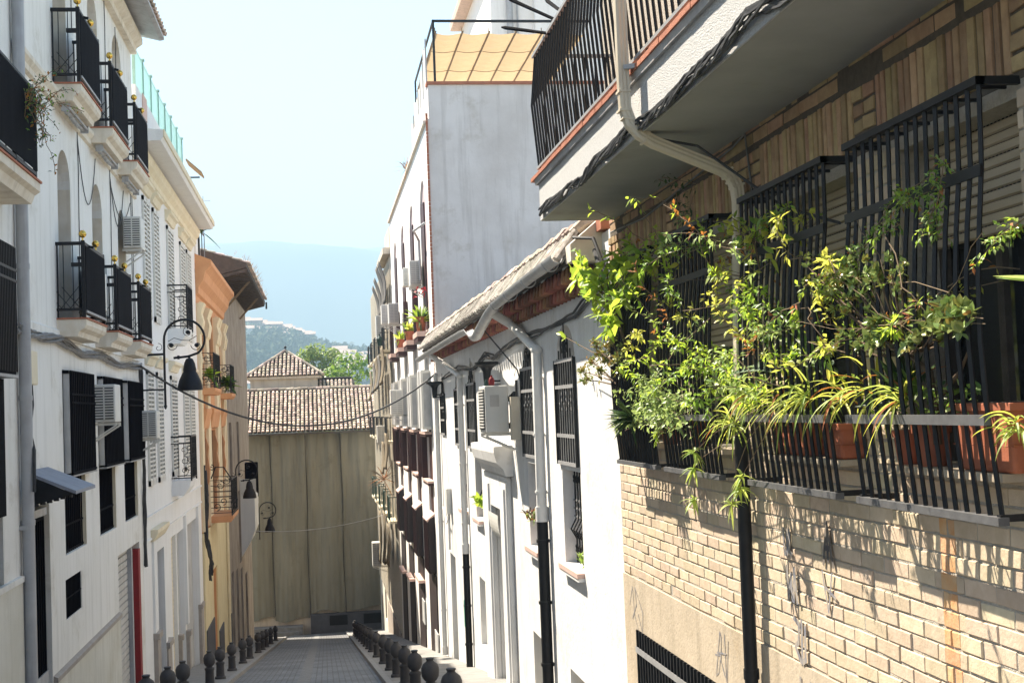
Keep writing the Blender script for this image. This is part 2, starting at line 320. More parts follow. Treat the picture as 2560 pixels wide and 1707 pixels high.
# cobbled road: setts as a brick pattern with relief
def setts():
    mt = bpy.data.materials.new('granite_setts'); mt.use_nodes = True; n = mt.node_tree; N = n.nodes; L = n.links; b = N["Principled BSDF"]
    tc = N.new("ShaderNodeTexCoord"); mp = N.new("ShaderNodeMapping"); mp.inputs["Rotation"].default_value = (0, 0, math.radians(90)); L.new(tc.outputs["Object"], mp.inputs[0])
    br = N.new("ShaderNodeTexBrick"); br.inputs["Scale"].default_value = 1; br.inputs["Brick Width"].default_value = .2; br.inputs["Row Height"].default_value = .12; br.inputs["Mortar Size"].default_value = .012
    br.inputs["Color1"].default_value = (.20, .205, .215, 1); br.inputs["Color2"].default_value = (.13, .135, .145, 1); br.inputs["Mortar"].default_value = (.10, .095, .09, 1); L.new(mp.outputs[0], br.inputs[0])
    nz = N.new("ShaderNodeTexNoise"); nz.inputs["Scale"].default_value = .7; nz.inputs["Detail"].default_value = 6; L.new(tc.outputs["Object"], nz.inputs[0])
    mx = N.new("ShaderNodeMix"); mx.data_type = 'RGBA'; mx.blend_type = 'MULTIPLY'; mx.inputs[0].default_value = .55; L.new(br.outputs[0], mx.inputs[6])
    rp = N.new("ShaderNodeValToRGB"); rp.color_ramp.elements[0].position = .35; rp.color_ramp.elements[0].color = (.32, .31, .29, 1); rp.color_ramp.elements[1].position = .7; rp.color_ramp.elements[1].color = (1.25, 1.22, 1.18, 1)
    L.new(nz.outputs[0], rp.inputs[0]); L.new(rp.outputs[0], mx.inputs[7]); L.new(mx.outputs[2], b.inputs["Base Color"]); b.inputs["Roughness"].default_value = .6
    bp = N.new("ShaderNodeBump"); bp.inputs["Strength"].default_value = .7; bp.inputs["Distance"].default_value = .015; bp.invert = True; L.new(br.outputs["Fac"], bp.inputs["Height"]); L.new(bp.outputs[0], b.inputs["Normal"]); return mt
def strip(x0, x1, y0, y1, dz, thick=.25): return MB().add([(x, y, ground(y)+dz-t) for t in (0, thick) for y in (y0, y1) for x in (x0, x1)], [(0,1,3,2),(4,6,7,5),(0,4,5,1),(2,3,7,6),(0,2,6,4),(1,5,7,3)])
struct('road', strip(-2.0, 1.02, -15, 77.6, 0), setts())
m['drain'] = M('stone_gutter_slab', (.24, .235, .225), .7, (.17, .165, .16), scale=6, bump=.3)
struct('road_drain', strip(-.62, -.36, -15, 77.6, .006, .02), m['drain'])
m['pave'] = M('pavement_slab', (.27, .26, .245), .85, (.20, .195, .185), scale=2.5, bump=.3, dirt=.25)
struct('pavement', strip(-3.6, -2.12, -15, 70.6, .09), m['pave']); struct('pavement', strip(1.14, 3.02, -15, 74.5, .09), m['pave'])
m['kerb'] = M('granite_kerb', (.31, .30, .285), .8, (.23, .225, .22), scale=8, bump=.3)
struct('kerb', strip(-2.118, -2.002, -15, 70.6, .10), m['kerb']); struct('kerb', strip(1.022, 1.138, -15, 74.5, .10), m['kerb'])
# mountains and the town hill
def fbm(x, y, s): 
    from mathutils import noise
    return noise.fractal(V((x*s, y*s, 3.7)), .9, 2.1, 6)
def ridge(name, pts, Y, base, mat, rough, depth):
    mb = MB(); nx, ny = 150, 22; x0, x1 = pts[0][0], pts[-1][0]
    def top(x):
        for a, b in zip(pts, pts[1:]):
            if a[0] <= x <= b[0]:
                t = (x-a[0])/(b[0]-a[0]); t = t*t*(3-2*t); return a[1]+(b[1]-a[1])*t
        return pts[-1][1]
    for j in range(ny+1):
        f = j/ny
        for i in range(nx+1):
            x = x0+(x1-x0)*i/nx; prof = math.sin(min(1, f*1.6)*math.pi/2) if f < .62 else math.cos((f-.62)/.38*math.pi/2)
            mb.v.append((x, Y-depth*(.62-f), base+(top(x)-base)*prof*(1+.0*f)+rough*fbm(x, Y+f*depth, 4/depth)*(prof**2)*.8))
    for j in range(ny):
        for i in range(nx): a = j*(nx+1)+i; mb.f.append((a, a+1, a+nx+2, a+nx+1))
    o = mb.build(name, mat, smooth=True); o['kind'] = 'structure'
ridge('mountains', [(-2400, 240), (-900, 315), (-400, 352), (-180, 366), (-96, 372), (-20, 362), (57, 350), (143, 337), (500, 300), (1500, 330), (2600, 220)], 3000, -14, m['mount'], 16, 1500)
ridge('far_mountains', [(-3200, 300), (-900, 470), (-290, 484), (-175, 482), (-60, 458), (60, 452), (187, 461), (700, 430), (3300, 380)], 3850, -14, m['mount'], 14, 1200)
hp = [(-700, 60), (-190, 66), (-61, 62), (-25, 56), (-3, 49), (12, 44), (60, 36), (300, 30), (700, 20)]
ridge('town_hill', hp, 1000, -14, m['hillg'], 2.5, 620)
def leafcloud(mb, c, rad, n, size, squash=1.0, hollow=.35, clumps=None):
    cl = clumps or [(V(c)+V((R.gauss(0, .42), R.gauss(0, .42), R.gauss(0, .42)))*rad, rad*R.uniform(.3, .55)) for _ in range(14)]
    for _ in range(n):
        cc, r = R.choice(cl); d = V((R.gauss(0, 1), R.gauss(0, 1), R.gauss(0, 1))).normalized()*r*(hollow+(1-hollow)*R.random()**.5); d.z *= squash
        p = cc+d; nrm = (d.normalized()+V((R.gauss(0, .6), R.gauss(0, .6), R.gauss(.3, .6)))).normalized(); t = nrm.cross(V((R.gauss(0, 1), R.gauss(0, 1), R.gauss(0, 1)))).normalized(); b = nrm.cross(t); s = size*R.uniform(.6, 1.35)
        mb.add([p-t*s, p+b*s*.55+nrm*s*.15, p+t*s, p-b*s*.55+nrm*s*.15], [(0, 1, 2, 3)])
# scrub and distant houses on the hill
sb = MB()
def hilltop(x, y):
    best = -14
    f = (y-(1000-620*.62))/620
    if 0 <= f <= 1:
        for a, b in zip(hp, hp[1:]):
            if a[0] <= x <= b[0]:
                t = (x-a[0])/(b[0]-a[0]); t = t*t*(3-2*t); tp = a[1]+(b[1]-a[1])*t; prof = math.sin(min(1, f*1.6)*math.pi/2) if f < .62 else math.cos((f-.62)/.38*math.pi/2); best = -14+(tp+14)*prof
    return best
for _ in range(950):
    y = R.uniform(690, 1030); x = R.uniform(-.085, .06)*y; z = hilltop(x, y); r = R.uniform(2, 5.5)
    leafcloud(sb, (x, y, z+r*.5), r, 26, r*.42, clumps=[(V((x, y, z+r*.5)), r)])
o = sb.build('hillside_trees', m['hillg'], recalc=False); o['kind'] = 'stuff'; o['label'] = 'hazy green woodland covering the slope between the distant houses'
hh = []
def hillhouse(x, y, wd, dp, ht, wm, pal, z=None):
    z = hilltop(x, y)-1 if z is None else z
    t = thing('hillside_house', 'tiny %s on the hazy hillside below the mountains' % pal, 'house', (x, y, z), 'houses on the distant hillside')
    MB().box(x-wd/2, x+wd/2, y-dp/2, y+dp/2, z, z+ht).build('wall', wm, t)
    MB().add([(x-wd/2-.5, y-dp/2-.5, z+ht), (x+wd/2+.5, y-dp/2-.5, z+ht), (x+wd/2+.5, y+dp/2+.5, z+ht), (x-wd/2-.5, y+dp/2+.5, z+ht), (x-wd/2-.5, y, z+ht+2.2), (x+wd/2+.5, y, z+ht+2.2)], [(0,1,5,4), (2,3,4,5), (0,4,3), (1,2,5), (0,3,2,1)]).build('roof', m['roofp'], t)
for k in range(22): hillhouse(-62+k*2.7+R.uniform(-.5, .5), 1000+R.uniform(-25, 5), R.uniform(6, 11), 10, R.uniform(7, 10), m['houseb'], 'brick house with clay roof')
for k in range(9): hillhouse(-56+k*5.2+R.uniform(-2, 2), 930+R.uniform(-30, 20), R.uniform(3, 7), 8, R.uniform(3, 5), m['housew'], 'pale house with white wall')
for k in range(34): y = R.uniform(700, 860); hillhouse(y*R.uniform(.006, .055), y, R.uniform(6, 10), 8, R.uniform(4, 7), m['housew'], 'pale house with white wall')
for k in range(10): y = R.uniform(690, 760); hillhouse(y*R.uniform(-.05, .0), y, R.uniform(7, 12), 8, R.uniform(3, 5), m['housew'], 'pale house with white wall')
# trees behind the roofs
def tree(x, y, zb, zt, rad, mat, n, size, label, seed):
    R.seed(seed); t = thing('broadleaf_tree', label, 'tree', (x, y, zb), 'trees behind the tiled roofs')
    tr = MB(); h = zt-zb; tr.tube([(x, y, zb-.3), (x+.2, y, zb+h*.3), (x-.1, y+.2, zb+h*.55), (x, y, zb+h*.8)], [.38, .3, .22, .08], 8)
    cl = []
    for k in range(15):
        a = R.uniform(0, 6.28); q = R.random(); p = V((x+math.cos(a)*rad*R.uniform(.2, .85), y+math.sin(a)*rad*R.uniform(.2, .85), zt-rad*.5-q*h*.42)); cl.append((p, rad*R.uniform(.22, .42)))
        tr.tube([(x, y, p.z-rad*.9), ((x+p.x)/2, (y+p.y)/2, p.z-rad*.3), p], [.13, .08, .03], 5)
    cl.append((V((x, y, zt-rad*.42)), rad*.4))
    tr.build('trunk', m['wood'], t); mb = MB(); leafcloud(mb, None, rad, n, size, .8, .3, cl); mb.build('crown', mat, t, recalc=False)
tree(2.6, 108, -14, 5.4, 4.3, m['treeL'], 7500, .19, 'dense bright green tree above the tiled roof ridge', 3)
tree(5.6, 116, -14, 4.9, 4.2, m['treeP'], 6000, .18, 'olive green tree beside the cane blinds on the right', 4)
tree(-.1, 128, -14, 7.0, 2.8, m['treeP'], 2300, .19, 'thin pale tree rising left of the dense tree', 5)
tree(-1.4, 134, -14, 5.4, 1.7, m['treeP'], 800, .17, 'small sparse tree just right of the tower roof', 6)
tree(8.5, 122, -14, 5.5, 3.2, m['treeL'], 2500, .18, 'green tree behind the end of the right hand row', 8)
R.seed(11)
# ============================================================ covered building closing the street
t = thing('covered_building', 'tile roofed building at the street end wrapped in an olive cover sheet', 'building', (0, 78, -12.3))
MB().box(-7.5, 7.5, 78.25, 86, -12.6, -1.1).build('wall', m['stucco'], t)
def sheet(x0, x1, y, z0, z1, seed, amp):
    mb = MB(); nx, nz = int((x1-x0)*34), 40; rr = random.Random(seed); ph = [rr.uniform(0, 6.28) for _ in range(5)]
    for j in range(nz+1):
        f = j/nz; z = z0+(z1-z0)*f
        for i in range(nx+1):
            u = i/nx; x = x0+(x1-x0)*u; e = math.sin(u*math.pi)
            dy = 1.9*amp*(.35*math.sin(x*3.1+ph[0]+f*2.5*math.sin(ph[1]+x))+.3*math.sin(x*7.3+ph[2]-f*3)*f**2+.22*math.sin((x-x0)*2.2-f*5+ph[3])+.10*math.sin(x*11+ph[1]+2.2*math.sin(f*2+ph[2]))*(.4+.6*math.sin(x*1.9+ph[0])**2)+.05*math.sin(x*19+ph[4]+f*1.5))+.10*e*(1-f*.5)
            mb.v.append((x, y-dy-.06, z+.12*math.sin(u*6+ph[4])*(1-f)*(1 if j == 0 else .3)))
    for j in range(nz):
        for i in range(nx): a = j*(nx+1)+i; mb.f.append((a, a+1, a+nx+2, a+nx+1))
    return mb
sx = [-4.4, -2.82, -.86, 1.12, 3.9]; zb = [-11.3, -11.45, -11.1, -11.0]
for k in range(4): sheet(sx[k]+.015, sx[k+1]-.015, 78.12-.01*k, zb[k], -1.02, k, .10).build('cover_sheet', m['net'], t, smooth=True)
for k in range(1, 4):
    MB().tube([(sx[k]+.03*math.sin(z), 77.96+.03*math.sin(z*1.3), z) for z in [-1.0-i*.85 for i in range(13)]], .018, 5).build('sheet_seam', m['netd'], t)
rf = MB(); troof(rf, (-6.2, 77.65, -.92), (1, 0, 0), (0, 4.35, 2.45), 52, 17, .243, .31); 
rfo = rf.build('roof', m['tile'], t, recalc=False)
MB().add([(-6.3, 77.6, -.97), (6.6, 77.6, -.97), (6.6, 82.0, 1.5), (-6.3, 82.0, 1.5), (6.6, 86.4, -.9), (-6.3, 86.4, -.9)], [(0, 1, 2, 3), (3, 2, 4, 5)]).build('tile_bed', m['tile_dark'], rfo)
rg = MB()
for k in range(30): rg.tube([(-6.2+k*.43, 82.0, 1.52+R.uniform(-.02, .02)), (-5.8+k*.43, 82.0, 1.55)], .11, 8)
rg.build('ridge_tiles', m['tile'], rfo)
MB().box(-6.3, 6.6, 77.45, 77.62, -1.08, -.98).build('gutter', m['eavew'], t)
bs = MB().box(-4.5, -1.3, 77.3, 78.2, -12.5, -11.75).box(-4.5, -1.5, 77.0, 77.298, -12.5, -11.98)
bs.build('base_step', m['drain'], t)  # darker stone colour carries the shadow at the street end
bw = MB().box(-.85, 4.2, 77.75, 78.2, -12.5, -11.2); bo = bw.build('base_wall', m['plinth'], t)  # near-black colour stands in for the shadow along the base
for a, b in ((.2, 1.2), (2.1, 3.3)): MB().box(a, b, 77.74, 77.76, -11.85, -11.3).build('vent', m['darkd'], bo)
# tower with a hipped roof
t = thing('roof_tower', 'square tower with hipped tile roof and ball finial behind the ridge', 'tower', (-1.95, 84.9, -.5))
tw = MB().box(-4.05, -.05, 82.9, 86.9, -.8, 2.25).build('wall', m['stucco'], t)
MB().box(-4.25, .2, 82.7, 87.1, 2.2, 2.34).build('cornice', m['stucco'], tw)
ap = V((-1.97, 84.9, 3.95)); cs = [V((-4.35, 82.6, 2.36)), V((.3, 82.6, 2.36)), V((.3, 87.2, 2.36)), V((-4.35, 87.2, 2.36))]
ro = MB()
for k in range(4): ro.poly([cs[k], cs[(k+1) % 4], ap])
ro.poly(cs); rb = ro.build('roof', m['tile_dark'], t)
rt = MB()
for k in (0, 1, 3):
    a, b = cs[k], cs[(k+1) % 4]; u = (b-a).normalized(); mid = (a+b)/2; wv = (ap-mid); Ln = wv.length; wn = wv.normalized(); half = (b-a).length/2
    troof(rt, a, u, wn, 19, 9, .243, .31, inside=lambda i, j, p: abs((p-mid).dot(u)) < half*(1-(p-mid).dot(wn)/Ln)-.03)
rt.build('roof_tiles', m['tile'], rb, recalc=False)
hp_ = MB()
for c in cs:
    n = 9
    for k in range(n): hp_.tube([c.lerp(ap, k/n)+V((0, 0, .03)), c.lerp(ap, (k+1.1)/n)+V((0, 0, .06))], [.11, .085], 8)
hp_.build('hip_tiles', m['tile'], rb)
fi = MB().lathe([(.05, 0), (.04, .12), (.02, .16)], tuple(ap)).ball((ap.x, ap.y, ap.z+.24), .085); fi.build('finial', m['iron'], t, smooth=True)
t = thing('low_roof_house', 'low tiled roof peeping over the ridge beside the tower', 'house', (1.1, 86, -.5))
MB().box(0, 2.05, 84.6, 88, -.8, 1.45).build('wall', m['stucco'], t)
o2 = MB(); troof(o2, (-.02, 84.4, 1.45), (1, 0, 0), (0, 1.5, .72), 9, 5, .24, .32); ro = o2.build('roof', m['tile'], t, recalc=False)
MB().add([(-.05, 84.4, 1.42), (2.2, 84.4, 1.42), (2.2, 85.9, 2.14), (-.05, 85.9, 2.14), (-.05, 87.6, 1.4), (2.2, 87.6, 1.4)], [(0, 1, 2, 3), (3, 2, 5, 4)]).tube([(-.05, 85.9, 2.18), (2.05, 85.9, 2.18)], .11, 8).build('tile_bed', m['tile_dark'], ro)
# ============================================================ LEFT SIDE (wall plane X=-3.6)
XL = -3.6
def ac_unit(name, label, x0, x1, y0, y1, z0, z1, grille='end', bracket=True, group=None, wallx=None):
    gm_ = m['acg'] if x0 < 0 else m['greyw']
    t = thing(name, label, 'air conditioner', ((x0+x1)/2, (y0+y1)/2, z0), group)
    MB().box(x0, x1, y0, y1, z0, z1).build('casing', m['acw'], t, bevel=.012)
    g = MB()
    if grille == 'end':                                  # louvres on the face turned to the camera side (-Y)
        gx0, gx1 = x0+(x1-x0)*.08, x0+(x1-x0)*.92
        MB().box(gx0, gx1, y0-.012, y0+.002, z0+.05, z1-.05).build('grille', gm_, t); n = 11
        for k in range(n): z = z0+.06+(z1-z0-.12)*(k+.5)/n; g.box(gx0, gx1, y0-.03, y0-.013, z-.011, z+.011)
        g.box((gx0+gx1)/2-.012, (gx0+gx1)/2+.012, y0-.032, y0-.028, z0+.04, z1-.04)
    else:                                                # louvres on the street face
        xs = x0 if grille == 'left' else x1; d = -1 if grille == 'left' else 1
        MB().box(min(xs, xs+d*.012), max(xs, xs+d*.012), y0+.08, y1-.05, z0+.05, z1-.05).build('grille', m['acg'], t); n = 13
        for k in range(n): z = z0+.06+(z1-z0-.12)*(k+.5)/n; g.box(min(xs+d*.013, xs+d*.03), max(xs+d*.013, xs+d*.03), y0+.08, y1-.05, z-.009, z+.009)
        MB().box(x0+(x1-x0)*.2, x0+(x1-x0)*.6, y0-.008, y0+.002, z0+(z1-z0)*.55, z0+(z1-z0)*.8).build('end_panel', m['rollg'], t)
    g.build('louvre', m['acw'], t)
    if bracket:
        wx = wallx if wallx is not None else (XL if x0 < 0 else 3.0); b = MB(); a, c = min(x0, wx), max(x1, wx)
        for y in (y0+.05, y1-.09): b.box(a, c, y, y+.04, z0-.05, z0-.008).bar(((wx), y+.02, z0-.3), ((x1 if x0 < 0 else x0), y+.02, z0-.05), .025)
        b.build('bracket', m['acw'], t)
    return t
# ---- nearest house (only its edge is in view)
t = thing('corner_house', 'white house at the left edge with dark screened balcony and window cage', 'house', (XL, 12, ground(12)))
H = [(14.6, 15.9, 2.84, 5.2), (14.9, 16.3, -.6, 2.1), (14.9, 16.2, -3.6, -.65)]
wz = wall(MB(), XL, -1, 4, 17.05, -6.5, 9.6, H).build('wall', m['white_z'], t)
for h in H: pane(XL, -1, h).build('window', m['dark'], t)
MB().box(XL, XL+.03, 4, 17.04, -6, -1.86).build('dado', m['dado_l'], t); MB().box(XL, XL+.05, 4, 17.04, -1.86, -1.79).build('string_course', m['white_z'], t)
bl = MB(); bl.extr([(XL, 2.58), (XL+.34, 2.58), (XL+.38, 2.68), (XL+.44, 2.72), (XL+.44, 2.82), (XL, 2.82)], 14.2, 16.45)
b = bl.build('balcony', m['beige_trim'], t); MB().box(XL, XL+.46, 14.18, 16.48, 2.822, 2.845).build('edge_tile', m['terra'], b)
r = MB()
for y in (14.25, 15.3, 16.38): r.bar((XL+.4, y, 2.84), (XL+.4, y, 3.9), .04)
r.bar((XL+.4, 14.25, 3.9), (XL+.4, 16.38, 3.9), .05, .03).bar((XL, 16.38, 3.9), (XL+.4, 16.38, 3.9), .05, .03).bar((XL, 16.38, 2.95), (XL+.4, 16.38, 2.95), .03).bar((XL+.4, 14.25, 2.92), (XL+.4, 16.38, 2.92), .04)
for k in range(3): r.bar((XL+.1*k+.08, 16.38, 2.95), (XL+.1*k+.08, 16.38, 3.9), .014)
r.build('railing', m['iron'], b); MB().box(XL+.425, XL+.435, 14.25, 16.36, 2.95, 3.86).build('screen', m['screen'], b)
cg = MB().box(XL, XL+.24, 15.0, 15.92, .57, 2.02); c = cg.build('window_cage', m['screen'], t); MB().box(XL, XL+.26, 14.95, 15.95, .535, .568).build('cage_edge', m['grey_m'], c)
bb = bars(MB(), XL+.26, 15.0, 15.92, .6, 2.0, 12, .016, (1.74, 1.62), .03); bb.build('cage_bar', m['iron'], c)
MB().box(XL, XL+.1, 14.9, 15.94, -1.0, .53).build('window_screen', m['screen'], t)
# ---- arched townhouse
t = thing('arched_townhouse', 'white townhouse with arched doors and black screened balconies with brass balls', 'house', (XL, 22.7, ground(22.7)))
bays = [(19.97, 21.0), (22.96, 24.02), (25.86, 26.9)]
lows = [(20.0, 21.75), (23.05, 24.85), (25.95, 27.75)]
HA = [(a, b, 1.47, 4.0, .5) for a, b in bays]+[(a, b, 4.82, 7.28, .5) for a, b in ((19.9, 20.95), (22.95, 23.95), (25.65, 26.8))]
HL = [(a, b, -1.85, .77) for a, b in lows]; HD = (17.5, 18.88, -5.5, -1.03); HS = (24.9, 27.78, -6.2, -2.36); HV = (19.92, 21.2, -2.74, -2.19)
wo = wall(MB(), XL, -1, 17.06, 28.33, -7, 9.0, HA+HL+[HD, HS, HV], .32).build('wall', m['white_l'], t)
for h in HA:
    o = pane(XL, -1, h, .32).build('arched_window', m['dark'], t); MB().box(XL-.31, XL-.004, h[1]-.012, h[1]-.001, h[2], h[3]-.5).build('reveal', m['beige_trim'], o)
for h in HL: pane(XL, -1, h, .32).build('window', m['dark'], t)
for h in HL:
    mb = MB().box(XL-.12, XL-.08, h[0]+.03, h[1]-.03, h[2], -.74); bars(mb, XL-.05, h[0]+.04, h[1]-.04, h[2], -.74, 11, .02, (-.78, -1.45, -1.82)); mb.build('lower_grille', m['screen'], t)
    MB().box(XL-.3, XL-.001, h[1]-.02, h[1]-.002, h[2], -.72).build('reveal_strip', m['cream_trim'], t)
    y1 = h[1]+.36; c = MB().box(XL+.012, XL+.115, h[0]+.06, y1, -.72, .74); cb = MB().box(XL+.09, XL+.112, h[0]+.06, y1, -.73, .76).box(XL, XL+.088, h[0]+.02, h[0]+.04, .72, .76).box(XL, XL+.088, y1-.02, y1, -.73, .76)
    bars(cb, XL+.118, h[0]+.03, y1-.02, -.7, .74, 14, .012, (.42, .3, -.7), .03); cb.build('window_screen', m['screen'], t)
    MB().box(XL+.002, XL+.088, h[0]+.045, h[0]+.06, -.7, .71).build('screen_side', m['greyw'], t)
    MB().box(XL, XL+.125, h[0]+.02, y1, -.755, -.732).build('screen_edge', m['ironw'], t)
co_ = MB().extr([(XL, 4.5), (XL+.05, 4.52), (XL+.05, 4.6), (XL+.10, 4.66), (XL+.10, 4.72), (XL, 4.74)], 17.2, 28.33)
co_.build('cornice', m['beige_trim'], t)
MB().extr([(XL, 1.2), (XL+.04, 1.2), (XL+.04, 1.3), (XL, 1.33)], 17.2, 28.33).build('cornice', m['white_l'], t)
MB().box(XL, XL+.028, 18.92, 24.88, -6, -3.42).build('dado', m['dado_l'], t); MB().extr([(XL, -3.42), (XL+.06, -3.42), (XL+.06, -3.36), (XL, -3.33)], 18.92, 24.88).build('string_course', m['stone'], t)
ev = MB().extr([(XL, 7.5), (XL+.12, 7.5), (XL+.12, 7.62), (XL+.24, 7.7), (XL+.24, 7.82), (XL, 7.82)], 17.06, 28.35)
ev.build('cornice', m['beige_trim'], t)
ef = MB().extr([(XL, 7.95), (XL+.58, 7.82), (XL+.66, 7.84), (XL+.66, 7.9), (XL-1.5, 8.9), (XL-1.5, 8.6)], 17.06, 28.5); eo = ef.build('eave', m['grey_m'], t)
et = MB(); troof(et, (XL+.68, 28.6, 7.9), (0, -1, 0), (-2.1, 0, 1.05), 46, 3, .25, .4); et.build('roof_tiles', m['tile'], eo, recalc=False)
# balconies
def balc(y0, y1, zs, awn):
    p = .4; mb = MB().extr([(XL, zs-.24), (XL+p-.12, zs-.24), (XL+p-.10, zs-.17), (XL+p-.03, zs-.13), (XL+p, zs-.08), (XL+p, zs-.002), (XL, zs-.002)], y0, y1)
    b = mb.build('balcony', m['beige_trim'], t); MB().box(XL, XL+p+.02, y0-.02, y1+.02, zs, zs+.022).build('edge_tile', m['terra'], b)
    r = MB(); xo = XL+p-.03; zt = zs+1.07
    for y in (y0+.03, y1-.03): r.bar((xo, y, zs+.02), (xo, y, zt+.04), .05)
    for y in (y0+.03, y1-.03):
        r.bar((XL, y, zt), (xo, y, zt), .05, .045).bar((XL, y, zs+.14), (xo, y, zs+.14), .035).bar((xo-.16, y, zs+.77), (xo, y, zs+.77), .055)
        for k in range(2): r.bar((XL+.13*(k+1)-.03, y, zs+.14), (XL+.13*(k+1)-.03, y, zt), .011)
        r.bar((XL+.02, y, zs), (XL+.02, y, zt), .02)
        for k in range(-1, 3):
            for d in (-1, 1):
                a = V((XL+.125*(k+.5), y, zs+.16)); q = a+V((d*.24, 0, .3)); 
                if q.x > xo: q = a+(q-a)*((xo-a.x)/(q.x-a.x))
                if q.x < XL: q = a+(q-a)*((XL-a.x)/(q.x-a.x))
                if XL <= a.x <= xo: r.bar(a, q, .009)
    r.bar((xo, y0, zt), (xo, y1, zt), .05, .045).bar((xo, y0, zs+.1), (xo, y1, zs+.1), .04)
    for k in range(int((y1-y0)/.12)): r.bar((xo, y0+.08+k*.12, zs+.1), (xo, y0+.08+k*.12, zt), .012)
    r.build('railing', m['iron'], b); sc_ = MB().box(xo+.026, xo+.034, y0+.04, y1-.04, zs+.13, zt-.03).build('screen', m['screen'], b)
    MB().box(xo+.02, xo+.045, y0+.03, y1-.03, zs+.09, zs+.125).build('bottom_rail', m['ironw'], b)
    for y in (y0+.03, (y0+y1)/2+.25):
        MB().lathe([(.012, 0), (.012, .05), (.03, .055), (.02, .07)], (xo, y, zt+.03)).ball((xo, y, zt+.13), .055).build('brass_ball', m['brass'], b, smooth=True)
    MB().bar((xo, y0+.4, zt), (xo+.09, y0+.4, zt-.02), .035).build('rail_knob', m['iron'], b)
    if awn:
        a = MB().box(XL+.1, XL+.22, y0+.12, y0+.15, zs-.36, zs-.25).box(XL+.1, XL+.22, y1-.1, y1-.07, zs-.36, zs-.25).tube([(XL+.2, y0+.2, zs-.30), (XL+.2, y1-.1, zs-.30)], .018, 8)
        n = 9
        for k in range(n): y = y0+.2+(y1-y0-.3)*k/n; a.tube([(XL+.13, y, zs-.32-.02*math.sin(k*2.2)), (XL+.14, y+(y1-y0)/n*.62, zs-.32+.02*math.sin(k))], [.028, .04], 8)
        a.build('folded_awning', m['grey_m'], b)
for y0, y1 in ((19.72, 21.5), (22.72, 24.6), (25.7, 27.45)): balc(y0, y1, 4.8, True)
for y0, y1 in ((19.7, 21.52), (22.74, 24.52), (25.65, 27.35)): balc(y0, y1, 1.46, False)
# door, canopy, vent, shutter
d = MB().box(XL-.10, XL-.07, HD[0], HD[1], -5.5, -1.2); bars(d, XL-.06, HD[0]+.06, HD[1]-.06, -5.4, -1.25, 9, .02, (-3.3,), .16); do = d.build('door', m['screen'], t)
MB().box(XL-.08, XL-.03, HD[0], HD[1], -1.19, -1.09).build('door_head', m['grey_m'], do); MB().box(XL-.055, XL-.035, HD[0]+.05, HD[1]-.05, -3.4, -3.22).build('lock_rail', m['grey_m'], do)
cn = MB().add([(XL, 17.44, -.56), (XL, 18.86, -.56), (XL+.62, 18.75, -.82), (XL+.62, 17.3, -.82), (XL, 17.44, -.6), (XL, 18.86, -.6), (XL+.62, 18.75, -.86), (XL+.62, 17.3, -.86)], [(0,1,2,3), (4,7,6,5), (0,3,7,4), (1,5,6,2), (3,2,6,7)])
c0 = cn.build('door_canopy', m['canopy'], t); cs_ = MB().add([(XL+.01, 17.43, -.6), (XL+.6, 17.31, -.86), (XL+.01, 17.43, -1.0), (XL+.01, 17.45, -.6), (XL+.6, 17.33, -.86), (XL+.01, 17.45, -1.0)], [(0,1,2), (3,5,4), (0,3,4,1), (1,4,5,2)])
for k in range(7): x = XL+.04+k*.082; cs_.lathe([(.035, -.03), (.035, 0)], (x, 17.44-.1*(x-XL), -.99+.02*k), 8)
cs_.build('canopy_side', m['iron'], c0)
mb = MB().box(XL-.06, XL-.03, HV[0], HV[1], HV[2], HV[3]); bars(mb, XL-.015, HV[0], HV[1], HV[2], HV[3], 12, .015, (-2.46,), .02); mb.build('vent_grille', m['screen'], t)
sh = MB(); n = 30
for k in range(n): z = -6.1+k*.125; sh.extr([(XL-.14, z), (XL-.10, z+.01), (XL-.10, z+.105), (XL-.14, z+.12)], 24.92, 26.75)
sh.build('roller_shutter', m['rollg'], t); MB().box(XL-.13, XL-.02, 26.75, 26.9, -6.2, -2.4).build('shutter_rail', m['grey_m'], t); MB().box(XL-.12, XL+.01, 27.5, 27.78, -6.2, -2.5).build('red_post', m['red'], t)
MB().box(XL-.2, XL-.1, 26.9, 27.5, -6.2, -2.4).build('side_panel', m['greyw'], t)
# pipe, box, cables on that facade
t = thing('drainpipe', 'galvanised grey downpipe at the joint of the two nearest left houses', 'drainpipe', (XL+.1, 17.12, -3.9))
p = MB(); p.tube([(XL+.09, 17.12, 9), (XL+.09, 17.12, -3.95)], .075, 12)
for z in (6.2, 3.4, .3, 1.9, -1.2, -3.2): p.tube([(XL+.09, 17.12, z), (XL+.09, 17.12, z+.06)], .083, 12)
p.build('pipe', m['grey_m'], t, smooth=True); MB().box(XL, XL+.1, 17.03, 17.2, -1.25, -1.2).box(XL, XL+.1, 17.03, 17.2, 3.4, 3.45).build('bracket', m['grey_m'], t)
def bundle(name, label, pts, n, rad, sp, mat, parent=None, cat='cable', seed=1):
    rr = random.Random(seed); mb = MB(); P = [V(p) for p in pts]
    def at(s):
        k = min(int(s), len(P)-2); return P[k].lerp(P[k+1], s-k)
    for c in range(n):
        q = []; ph = rr.uniform(0, 6.28); f = rr.uniform(1.2, 3.2); N_ = (len(P)-1)*7
        for i in range(N_+1):
            s = i/7; a = ph+s*f; q.append(at(s)+V((math.cos(a)*sp*.5*rr.uniform(.6, 1.2), 0, math.sin(a)*sp+rr.uniform(-.2, .2)*sp)))
        mb.tube(q, rad*rr.uniform(.7, 1.25), 5)
    o = mb.build(name, mat, smooth=True); tag(o, label, cat); return o
